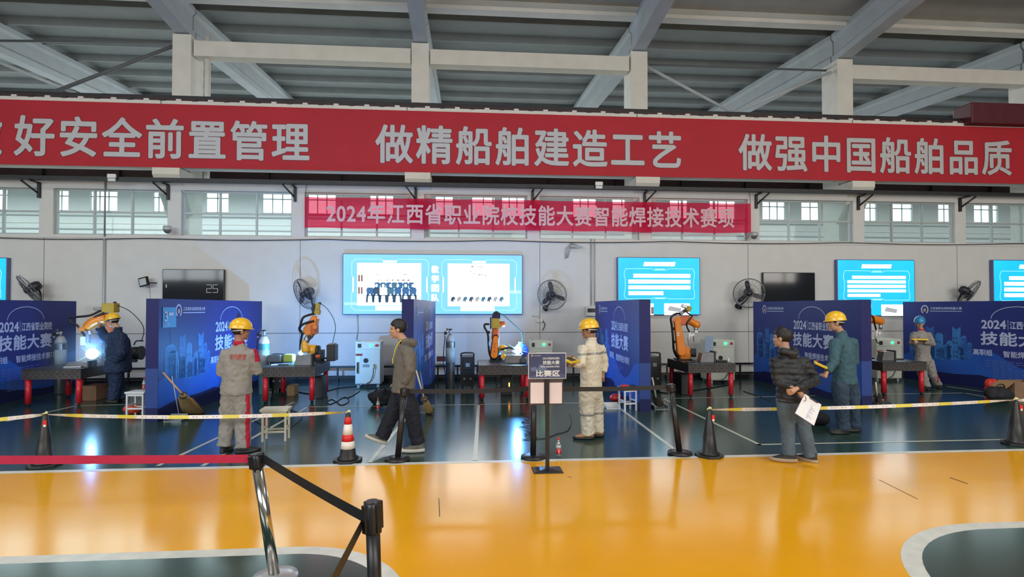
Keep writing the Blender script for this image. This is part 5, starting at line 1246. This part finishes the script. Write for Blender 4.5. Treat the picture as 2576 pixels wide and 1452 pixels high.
def person(label, foot_px, rz, J, look=(0,0), skin=SKIN, top=None, legs=None, shoe=None, feet=None, hands=None, hair='short', helmet=None,
           fold=.008, quilt=None, toppick=None, topmats=None, legpick=None, legmats=None, bulk=1.0, hem=.03, extra_top=None, hood=False, collar=None, headscale=1.0, legbulk=1.0, cuff=0.0, shoe2=None):
    g=G(*foot_px); Y0=g.y
    t=thing('person',label,'person',g,rz)
    inv=Matrix.Rotation(-rz,3,'Z')
    def L(q):
        dy=q[2] if len(q)>2 else 0
        return inv@(P(q[0],q[1],Y0+dy)-g)
    j={k:L(v) for k,v in J.items()}
    hd,nk=j['head'],j['neck']; sl,sr,el,er,wl,wr=j['sl'],j['sr'],j['el'],j['er'],j['wl'],j['wr']; hl,hr,kl,kr,al,ar=j['hl'],j['hr'],j['kl'],j['kr'],j['al'],j['ar']
    hip=(hl+hr)/2; sc=(sl+sr)/2
    HR=Matrix.Rotation(look[0],3,'Z')@Matrix.Rotation(look[1],3,'X')
    hs=headscale; h=lambda x,y,z: hd+HR@(V(x,y,z)*hs)
    hands=hands or {}
    # one continuous body: head, neck, trunk, limbs, hands
    m=MB()
    m.ell(h(0,-.005,.025),(.076*hs,.095*hs,.098*hs),skin,16,10,rot=HR); m.ell(h(0,.028,-.045),(.058*hs,.066*hs,.072*hs),skin,14,8,rot=HR)
    m.ell(h(0,.092,-.018),(.014*hs,.022*hs,.030*hs),skin,8,6,rot=HR); m.ell(h(0,.078,-.098),(.024*hs,.02*hs,.017*hs),skin,8,6,rot=HR)
    m.ell(h(0,.088,-.063),(.026*hs,.014*hs,.013*hs),skin,8,6,rot=HR); m.ell(h(0,.076,.025),(.052*hs,.02*hs,.016*hs),skin,10,6,rot=HR)
    for s in (-1,1): m.ell(h(s*.078,-.008,-.012),(.013*hs,.022*hs,.034*hs),skin,8,6,rot=HR); m.ell(h(s*.045,.06,-.03),(.02*hs,.025*hs,.02*hs),skin,8,6,rot=HR)
    m.tube([h(0,-.015,-.03),h(0,-.02,-.08),nk+V(0,0,.01),nk+V(0,0,-.06)],[.055*hs,.052*hs,.058*hs,.075*hs],skin,seg=14)
    yaw=math.atan2((sr-sl).y,(sr-sl).x)
    m.sect([(hip+V(0,0,-.06),.12,.08,yaw),(hip,.13,.09,yaw),(hip.lerp(sc,.3),.115,.085,yaw),(hip.lerp(sc,.75),.14,.095,yaw),(sc,.15,.075,yaw),(nk+V(0,0,-.02),.06,.055,yaw)],skin,seg=16)
    hdir={}
    for s,a,b,c,key in ((-1,sl,el,wl,'l'),(1,sr,er,wr,'r')):
        m.tube([sc.lerp(a,.6),a,a.lerp(b,.5),b,b.lerp(c,.4),c],[.045,.048,.042,.034,.033,.024],skin,seg=10)
        d=(c-b).normalized()
        if key in hands and hands[key].get('to'): d=(L(hands[key]['to'])-c).normalized()
        curl=hands.get(key,{}).get('curl',.5)
        side=hands.get(key,{}).get('side')
        x=(V(0,1,0) if abs(d.z)>.6 else V(0,0,1)); w=(x-d*x.dot(d)).normalized()   # across the palm
        nrm=d.cross(w)*(1 if s>0 else -1)
        if side is not None: 
            w=L(side)-L((side[0],side[1]+10)) if False else w
        palm=c+d*.045
        m.tube([c-d*.01,c+d*.02,c+d*.05,c+d*.085],[.024,.027,.032,.03],skin,seg=10)
        for k,(o,ln) in enumerate(((-.030,.062),(-.010,.074),(.010,.069),(.029,.054))):
            p0=c+d*.075+w*o; pts=[p0]; dd=d.copy(); 
            for q in range(3):
                dd=(Matrix.Rotation(curl*(.55+.25*q)*(-1 if s<0 else 1)*-1,3,w)@dd).normalized(); pts.append(pts[-1]+dd*ln/2.6)
            m.tube([c+d*.04+w*o*.7]+pts,[.011,.0105,.010,.009,.0075],skin,seg=7)
        p0=c+d*.025+w*.022*(1 if d.z>-2 else 1); td=(d*.6+w*.75-nrm*.25).normalized()
        m.tube([c+d*.015,p0+td*.02,p0+td*.048,p0+td*.048+(d*.8+w*.1).normalized()*.03],[.014,.0135,.011,.008],skin,seg=7)
        hdir[key]=(c,d,w)
    for a,b,c in ((hl,kl,al),(hr,kr,ar)):
        m.tube([a+V(0,0,.02),a.lerp(b,.5),b,b.lerp(c,.35),c,c+V(0,0,-.04)],[.078,.066,.046,.046,.032,.034],skin,seg=12)
    body=bpy.data.objects.new('body',voxel(m,.0062,2,mats=[skin])); COL.objects.link(body); body.parent=t
    # eyes and lips
    for s in (-1,1):
        m=MB(); m.ell(h(s*.030,.082,.006),(.011*hs,.005*hs,.004*hs),EYEM,8,6,rot=HR); m.build('eye',t,local=True)
        m=MB(); m.ell(h(s*.031,.087,.026),(.016*hs,.003*hs,.0028*hs),HAIR,8,6,rot=HR); m.build('eyebrow',t,local=True)
    m=MB(); m.ell(h(0,.099,-.064),(.022*hs,.006*hs,.006*hs),LIP,8,6,rot=HR); m.build('lips',t,local=True)
    # hair
    if hair:
        m=MB(); m.ell(h(0,-.012,.036),(.089*hs,.110*hs,.102*hs),HAIR,30,22,rot=HR); c0=hd; vs=[]
        lo={'short':-.06,'long':-.10,'thin':-.05}[hair]
        for p in m.v:
            q=HR.transposed()@(Vector(p)-c0); 
            cut = (q.y>.045 and q.z<(.062 if q.y>.07 else .045)) or q.z<lo or (abs(q.x)>.05 and q.y>.0 and q.z<.0) 
            if hair=='thin' and q.y<-.02 and q.z>.10 and q.x>-.02: cut=True
            if cut: q=V(q.x*.80,q.y*.80-.004,q.z*.80)
            n=noise.noise(q*40)*.004; q=q*(1+n*6)
            vs.append(tuple(c0+HR@q))
        m.v=vs; m.build('hair',t,local=True)
    # jacket
    up=(sc-hip).normalized(); m=MB(); B=bulk
    hemc=hip+V(0,0,-hem)
    m.sect([(hemc,.176*B,.136*B,yaw),(hemc+V(0,0,.035),.180*B,.138*B,yaw),(hip.lerp(sc,.30),.168*B,.128*B,yaw),(hip.lerp(sc,.6),.178*B,.13*B,yaw),(hip.lerp(sc,.85),.182*B,.125*B,yaw),(sc+V(0,0,.0),.165*B,.10*B,yaw),(sc.lerp(nk,.6)+V(0,0,.0),.105,.082,yaw),(nk+V(0,0,.012),.068,.066,yaw)],top,seg=22)
    for a,b,c in ((sl,el,wl),(sr,er,wr)):
        e=c+(b-c).normalized()*.015
        m.tube([sc.lerp(a,.55)+V(0,0,-.03),a+V(0,0,-.015),a.lerp(b,.5),b,b.lerp(e,.5),b.lerp(e,.9),e],[.085*B,.083*B,.068*B,.062*B,.054*B,.047*B,.043*B],top,seg=14)
    if hood: m.tube([nk+V(-.07,.02,.0),nk+V(-.085,-.05,.01),nk+V(-.03,-.11,-.02),nk+V(.03,-.11,-.02),nk+V(.085,-.05,.01),nk+V(.07,.02,.0)],[.03,.045,.055,.055,.045,.03],top,seg=10,curve=3)
    jk=bpy.data.objects.new('jacket',voxel(m,.011,3,fold,quilt,seed=len(label),pick=toppick,mats=topmats or [top])); COL.objects.link(jk); jk.parent=t
    m=MB(); m.sect([(nk+V(0,-.003,-.02),.072,.070,yaw),(nk+V(0,-.005,.022),.068,.068,yaw),(nk+V(0,-.006,.04),.064,.066,yaw),(nk+V(0,-.006,.04),.055,.056,yaw),(nk+V(0,-.003,-.02),.055,.056,yaw)],collar or top,seg=20); m.build('collar',jk,local=True)
    # trousers
    m=MB(); K=legbulk
    m.sect([(hip+V(0,0,.06),.145*B,.11*B,yaw),(hip,.155*B,.12*B,yaw),(hip+V(0,0,-.07),.145,.115,yaw),(hip+V(0,0,-.10),.09,.09,yaw)],legs,seg=20)
    for a,b,c in ((hl,kl,al),(hr,kr,ar)):
        d=(c-b).normalized(); m.tube([a+V(0,0,.02),a.lerp(b,.35),a.lerp(b,.7),b,b.lerp(c,.4),b.lerp(c,.85),c+d*.02],[.098*min(K,1.1),.094*min(K,1.25),.080*K,.072*K,.068*K,.066*K,.067*K],legs,seg=14)
    tr_=bpy.data.objects.new('trousers',voxel(m,.011,3,fold,seed=len(label)+3,pick=legpick,mats=legmats or [legs])); COL.objects.link(tr_); tr_.parent=t
    # shoes
    for k,(c,kk) in enumerate(((al,'l'),(ar,'r'))):
        yw,pt_=(feet or {}).get(kk,(0,0)); FR=Matrix.Rotation(yw,3,'Z')@Matrix.Rotation(pt_,3,'X')
        cc=c+FR@V(0,0,-.052)
        if pt_==0: cc.z=max(.036,min(cc.z,.046)) if c.z<.2 else cc.z
        m=MB()
        vs=[]; n=24; prof=[]
        for i in range(n):
            a=2*math.pi*i/n; yy=.055+.140*math.sin(a); xx=.046*math.cos(a)*(1+.12*math.sin(a)); prof.append((xx*1.12,yy*1.06))
        z=[-.036,-.030,-.012]; 
        for zz,s_ in ((-.040,.92),(-.024,1.07),(.004,1.0)): vs+=[cc+FR@V(x*s_,.055+(y-.055)*s_,zz) for x,y in prof]
        m.add(vs,[(i*n+q,i*n+(q+1)%n,(i+1)*n+(q+1)%n,(i+1)*n+q) for i in range(2) for q in range(n)]+[tuple(reversed(range(n))),tuple(2*n+q for q in range(n))],shoe2 or BLACK,True)
        so=m.build('shoe',t,local=True)
        m=MB(); vs=[]
        for zz,s_,y0 in ((.002,.97,.055),(.026,.93,.05),(.048,.74,.025),(.066,.52,-.005),(.085,.44,-.015)): vs+=[cc+FR@V(x*min(1,s_*1.1),y0+(y-.055)*s_,zz-(.02*max(0,(y-.08)/.1) if zz>.01 else 0)) for x,y in prof]
        m.add(vs,[(i*n+q,i*n+(q+1)%n,(i+1)*n+(q+1)%n,(i+1)*n+q) for i in range(4) for q in range(n)]+[tuple(4*n+q for q in range(n))],shoe,True)
        m.build('shoe_upper',so,local=True)
    # helmet
    if helmet:
        m=MB(); vs=[]; rings=12; sg=32
        for i in range(rings+1):
            a=R(90*i/rings); r_=math.cos(a); z_=math.sin(a)
            for k in range(sg):
                q=2*math.pi*k/sg; x=.111*r_*math.cos(q); y=.140*r_*math.sin(q)-.004; ridge=.006*math.exp(-(x/.018)**2)*(1 if i>2 else 0)
                vs.append(h(x,y,.040+.128*z_**.9+ridge))
        fs=[(i*sg+k,i*sg+(k+1)%sg,(i+1)*sg+(k+1)%sg,(i+1)*sg+k) for i in range(rings) for k in range(sg)]
        o0=len(vs)
        for dz,e in ((0,.0),(-.005,.006),(-.011,.006),(-.008,-.004)):
            for k in range(sg):
                q=2*math.pi*k/sg; pk=max(0,math.sin(q))**2*.022; x=(.111+e)*math.cos(q); y=(.140+e+(pk if e>0 else 0))*math.sin(q)-.004
                vs.append(h(x,y,.040+dz-(.3*pk if e>0 else 0)))
        fs+=[(o0+i*sg+k,o0+(i+1)*sg+k,o0+(i+1)*sg+(k+1)%sg,o0+i*sg+(k+1)%sg) for i in range(3) for k in range(sg)]
        m.add(vs,fs,helmet,True); hm=m.build('hard_hat',t,local=True)
        m=MB(); m.sect([(V(0,0,0),.1,.1)]*0,WHITE) if False else None
        m.tube([h(.082*math.cos(R(q)),-.105*abs(math.sin(R(q)))-.002,.015-.015*abs(math.sin(R(q)))) for q in range(0,181,15)],.010,WHITE,seg=6); m.build('head_band',hm,local=True)
    if extra_top: extra_top(t,j,L,h)
    return t,j,hdir,L
HATY=mat('hard_hat_yellow',(0.85,0.50,0.02),0.28,var=.03,coat=.4); HATB=mat('hard_hat_blue',(0.02,0.22,0.50),0.3,var=.03,coat=.4)
GRY=mat('uniform_grey',(0.27,0.255,0.235),0.85,var=.06,bump=.2); REDT=mat('uniform_red',(0.45,0.01,0.04),0.8)
CRM=mat('overall_cream',(0.66,0.60,0.48),0.85,var=.05,bump=.2); REFL=mat('reflective_band',(0.30,0.30,0.28),0.45,.2)
TEAL=mat('work_shirt_teal',(0.042,0.105,0.135),0.85,var=.08,bump=.2); JEAN=mat('jeans_blue',(0.030,0.055,0.095),0.85,var=.2,scale=9,bump=.2); JEANL=mat('jeans_light',(0.085,0.125,0.165),0.85,var=.2,scale=7,bump=.2)
PUFF=mat('puffer_black',(0.016,0.018,0.022),0.55,var=.2); NAVY=mat('coat_navy',(0.012,0.028,0.075),0.85,var=.15,bump=.2); OLIVE=mat('hoodie_olive_grey',(0.15,0.135,0.113),0.9,var=.08,bump=.2); NVP=mat('trousers_navy_black',(0.010,0.012,0.022),0.85,var=.1)
SHB=mat('shoe_black',(0.015,0.015,0.018),0.6); SHG=mat('shoe_grey_olive',(0.14,0.14,0.11),0.7,var=.3,scale=30); SHW=mat('sole_white',(0.62,0.58,0.52),0.6); SHT=mat('shoe_tan',(0.45,0.19,0.06),0.6); SHK=mat('shoe_dark_brown',(0.03,0.028,0.028),0.7); SLT=mat('sole_tan',(0.40,0.30,0.20),0.6)
YLP=mat('pendant_yellow',(0.75,0.50,0.03),0.4)
def pendant(c,rz,label,tilt=.5,s=1.0):
    t=thing('teach_pendant',label,'teach pendant',c,rz); rot=Matrix.Rotation(tilt,3,'X'); m=MB()
    for x0,x1 in ((-.14,.14),): 
        m.box((0,0,0),(.26*s,.17*s,.035*s),YLP,rot); m.box(rot@V(0,0,-.022*s),(.22*s,.14*s,.02*s),BLACK,rot)
    m.build('casing',t,local=True,bevel=.012)
    m=MB(); m.box(rot@V(-.02*s,0,.019*s),(.15*s,.12*s,.004*s),BLACK,rot); m.build('screen',t,local=True)
    m=MB(); m.cyl(rot@V(.10*s,.05*s,.018*s),rot@V(.10*s,.05*s,.035*s),.014*s,REDB); m.build('stop_button',t,local=True); return t
# man in grey uniform, seen from behind
def backtext(t,j,L,h):
    pass
tA,jA,hA,LA=person('person in a grey work uniform with red piping and yellow hard hat, seen from behind',(592,1139),R(-22),
 dict(head=(606,833,.05),neck=(602,865),sl=(569,888,.0),sr=(632,888,.0),el=(557,938,.0),er=(647,934,.03),wl=(572,935,.26),wr=(644,926,.27),hl=(580,988),hr=(608,988,-.01),kl=(574,1062,.03),kr=(612,1064,.0),al=(565,1119,.0),ar=(612,1122,-.02)),
 look=(R(-30),R(-4)),skin=SKIND,top=GRY,legs=GRY,shoe=SHB,feet={'l':(R(18),0),'r':(R(-38),0)},helmet=HATY,fold=.009,collar=REDT,bulk=1.08,hem=.02,legbulk=1.42,
 toppick=lambda c:(1 if (c.x>.19 and c.z>1.16 and c.y>.045) or (c.z>1.435 and abs(c.x)<.10) else 0),topmats=[GRY,REDT],
 legpick=lambda c:(1 if (c.x>.125+.03*max(0,(c.z-.3)) and -.02<c.y<.04) else 0),legmats=[GRY,REDT],hands={'l':{'curl':.9},'r':{'curl':.9}})
# red lettering across the back of the jacket
jk=[c for c in tA.children if c.name.startswith('jacket')][0]
v2,f2=text_geo('华汽教育',.025,1.02)
bx0,bx1=min(p[0] for p in v2),max(p[0] for p in v2); by0,by1=min(p[1] for p in v2),max(p[1] for p in v2)
sh=(jA['sl']+jA['sr'])/2; ws=[]
from mathutils.bvhtree import BVHTree
bv=BVHTree.FromPolygons([v.co for v in jk.data.vertices],[tuple(p.vertices) for p in jk.data.polygons])
a0=LA((562,905,-.3)); a1=LA((603,905,-.3))
viewd=Matrix.Rotation(R(22),3,'Z')@V(0,1,0)
for i,p in enumerate(v2):
    q=a0.lerp(a1,(p[0]-bx0)/(bx1-bx0))+V(0,0,-.02+(p[1]-by0)/(by1-by0)*.075)
    hit=bv.ray_cast(q,viewd)
    ws.append(tuple((hit[0] if hit[0] else q+viewd*.15)-viewd*.003-viewd*.0004*(i*9//max(1,len(v2)))))
m=MB(); m.add(ws,f2,mat('faded_red_print',(.42,.09,.07),.8)); m.build('back_lettering',jk,local=True)
# walking man
tB,jB,hB,LB=person('person walking left in an olive-grey hooded jacket, dark trousers and grey trainers',(1010,1136),R(90),
 dict(head=(1001,828,.0),neck=(1017,860),sl=(1027,884,-.17),sr=(1018,884,.16),el=(1032,932,-.22),er=(1006,932,.2),wl=(1016,966,-.17),wr=(998,962,.16),hl=(1015,976,-.085),hr=(1014,976,.085),kl=(1038,1046,-.08),kr=(988,1040,.07),al=(1050,1112,-.06),ar=(962,1097,.05)),
 look=(R(3),R(-2)),top=OLIVE,legs=NVP,shoe=SHG,shoe2=SHW,feet={'l':(R(0),0),'r':(R(4),R(22))},hair='short',hood=True,fold=.008,collar=NVP,bulk=1.10,hem=.05,legbulk=1.42,hands={'l':{'curl':.8},'r':{'curl':.7}})
m=MB(); c=jB['neck']
m.tube([c+V(-.05,.0,.045),c+V(-.065,.05,.0),c+V(-.05,.10,-.07),c+V(-.03,.125,-.16),c+V(-.02,.135,-.20)],.008,mat('lanyard_yellow',(.72,.55,.05),.6),seg=6,curve=4); m.box(c+V(-.02,.14,-.24),(.05,.012,.07),mat('lanyard_yellow',(.72,.55,.05),.6)); m.build('lanyard',tB,local=True)
# worker in cream overalls
bandt=lambda c,j:(1 if (1.18<c.z<1.215 and abs(c.x)<.235) else 0)
tC,jC,hC,LC=person('person in cream overalls with grey reflective bands and a yellow hard hat',(1482,1103),R(58),
 dict(head=(1482,831,.0),neck=(1488,856),sl=(1466,878,-.15),sr=(1511,877,.11),el=(1464,917,-.22),er=(1521,918,.12),wl=(1440,916,-.34),wr=(1517,938,.08),hl=(1476,985,-.06),hr=(1496,984,.06),kl=(1477,1040,-.07),kr=(1501,1040,.06),al=(1479,1089,-.05),ar=(1503,1083,.07)),
 look=(R(12),R(-6)),skin=SKIND,top=CRM,legs=CRM,shoe=SHT,feet={'l':(R(25),0),'r':(R(10),0)},helmet=HATY,fold=.010,bulk=1.05,hem=.10,legbulk=1.42,
 toppick=lambda c:(1 if (1.195<c.z<1.225) else 0),topmats=[CRM,REFL],legpick=lambda c:(1 if .335<c.z<.365 else 0),legmats=[CRM,REFL],hands={'l':{'curl':.9},'r':{'curl':.7}})
pc=P(1436,906,tC.location.y-.36); pendant(pc,R(50),'yellow and black teach pendant held by the worker in cream overalls',.35)
# worker in the teal shirt
tD,jD,hD,LD=person('person in a teal work shirt, blue jeans and yellow hard hat holding a pendant',(2130,1090),R(55),
 dict(head=(2102,812,.0),neck=(2115,838),sl=(2101,862,-.14),sr=(2142,860,.11),el=(2098,912,-.22),er=(2150,910,.12),wl=(2080,938,-.28),wr=(2096,930,.02),hl=(2113,962,-.06),hr=(2138,961,.05),kl=(2118,1022,-.06),kr=(2145,1020,.05),al=(2122,1076,-.04),ar=(2149,1070,.06)),
 look=(R(10),R(-4)),top=TEAL,legs=JEAN,shoe=SHK,feet={'l':(R(35),0),'r':(R(20),0)},helmet=HATY,fold=.010,bulk=1.12,hem=.02,legbulk=1.36,hands={'l':{'curl':.9},'r':{'curl':.8}})
pendant(P(2064,918,tD.location.y-.36),R(60),'yellow teach pendant in the hands of the man in teal',.45)
# man in the black jacket with the clipboard behind his back
tE,jE,hE,LE=person('person in a black puffer jacket and jeans with hands clasped behind the back',(2000,1163),R(16),
 dict(head=(1968,850,.04),neck=(1975,884,.02),sl=(1951,910,.0),sr=(2022,910,.0),el=(1958,960,-.03),er=(2049,958,-.03),wl=(2010,986,-.24),wr=(2004,978,-.29),hl=(1976,1004),hr=(2013,1004),kl=(1982,1078,.02),kr=(2022,1080,.02),al=(1985,1141,.0),ar=(2039,1144,.0)),
 look=(R(22),R(-2)),top=PUFF,legs=JEANL,shoe=SHK,shoe2=SLT,feet={'l':(R(50),0),'r':(R(5),0)},hair='thin',fold=.006,quilt=(.012,.075),bulk=1.10,hem=.03,legbulk=1.16,hood=True,
 hands={'l':{'curl':.8,'to':(2026,1004,-.26)},'r':{'curl':1.0,'to':(1990,986,-.30)}})
# clipboard
cb=P(2025,998,tE.location.y-.27); t=thing('clipboard','white clipboard held behind the back of the man in the black jacket','clipboard',cb)
pts=[(2024,990),(2067,1018),(2048,1072),(1999,1040)]; y=tE.location.y-.28; dys=(0,-.02,-.05,-.03)
q=[P(px,py,y+dy)-cb for (px,py),dy in zip(pts,dys)]
m=MB(); n=(q[1]-q[0]).cross(q[3]-q[0]).normalized(); 
if n.y>0: n=-n
m.add([p for p in q]+[p-n*.006 for p in q],[(0,1,2,3),(7,6,5,4),(0,4,5,1),(1,5,6,2),(2,6,7,3),(3,7,4,0)],mat('clipboard_back',(.10,.09,.22),.5)); m.build('board',t,local=True)
m=MB(); cc=(q[0]+q[1]+q[2]+q[3])/4; m.add([cc+(p-cc)*.97+n*.002 for p in q],[(0,1,2,3)],mat('paper_white',(.86,.88,.92),.6,var=.01))
m.build('paper_sheet',t,local=True)
m=MB()
ex=(q[1]-q[0]); ey=(q[3]-q[0])
for k in range(9):
    b=q[0]+ex*.55+ey*(.30+.07*k)+n*.003; m.add([b,b+ex*(.08+.25*((k*7)%5)/5),b+ex*(.08+.25*((k*7)%5)/5)+ey*.012,b+ey*.012],[(0,1,2,3)],PTF)
m.build('print',t,local=True)
m=MB(); m.tube([q[0]+ex*.28+n*.008,q[0]+ex*.34+ey*.05+n*.012,q[0]+ex*.74+ey*.05+n*.012,q[0]+ex*.80+n*.008],.006,DARK,seg=6); m.build('clip',t,local=True)
# man with the blue helmet
tF,jF,hF,LF=person('person in grey uniform with red trim and a blue helmet at the right-hand backdrop',(2345,978),R(152),
 dict(head=(2314,813,.0),neck=(2317,832),sl=(2335,842,.05),sr=(2299,842,-.05),el=(2346,866,.0),er=(2294,864,-.06),wl=(2328,862,-.22),wr=(2303,861,-.26),hl=(2333,908,.03),hr=(2313,908,-.03),kl=(2346,943,.0),kr=(2322,945,-.1),al=(2358,967,.12),ar=(2330,972,-.1)),
 look=(R(-8),R(-10)),top=GRY,legs=GRY,shoe=SHB,feet={'l':(R(0),0),'r':(R(0),0)},helmet=HATB,fold=.009,collar=REDT,bulk=1.05,hem=.02,legbulk=1.3,
 toppick=lambda c:(1 if (c.x<-.15 and c.z>1.10 and abs(c.y)<.05) or (c.z>1.42 and abs(c.x)<.12) else 0),topmats=[GRY,REDT],legpick=lambda c:(1 if (c.x<-.10 and abs(c.y)<.05) else 0),legmats=[GRY,REDT],hands={'l':{'curl':.8},'r':{'curl':.8}})
pendant(P(2313,855,tF.location.y-.30),R(150),'yellow edged teach pendant held by the man in the blue helmet',.1,1.15)
# man in navy coat by the first arc
tG_,jG,hG,LG=person('person in a bulky navy coat and yellow hard hat shielding the face from the arc',(297,1012),R(82),
 dict(head=(284,808,.0),neck=(297,828),sl=(300,848,-.17),sr=(292,848,.15),el=(306,888,-.24),er=(264,852,.16),wl=(290,912,-.22),wr=(250,822,.08),hl=(298,915,-.08),hr=(296,915,.08),kl=(292,962,-.08),kr=(290,962,.08),al=(286,1002,-.08),ar=(312,1000,.08)),
 look=(R(2),R(-14)),top=NAVY,legs=NAVY,shoe=SHB,feet={'l':(0,0),'r':(0,0)},helmet=HATY,fold=.014,bulk=1.66,hem=.16,legbulk=1.6,collar=NAVY,hands={'l':{'curl':.7},'r':{'curl':.8,'to':(256,806,.02)}})
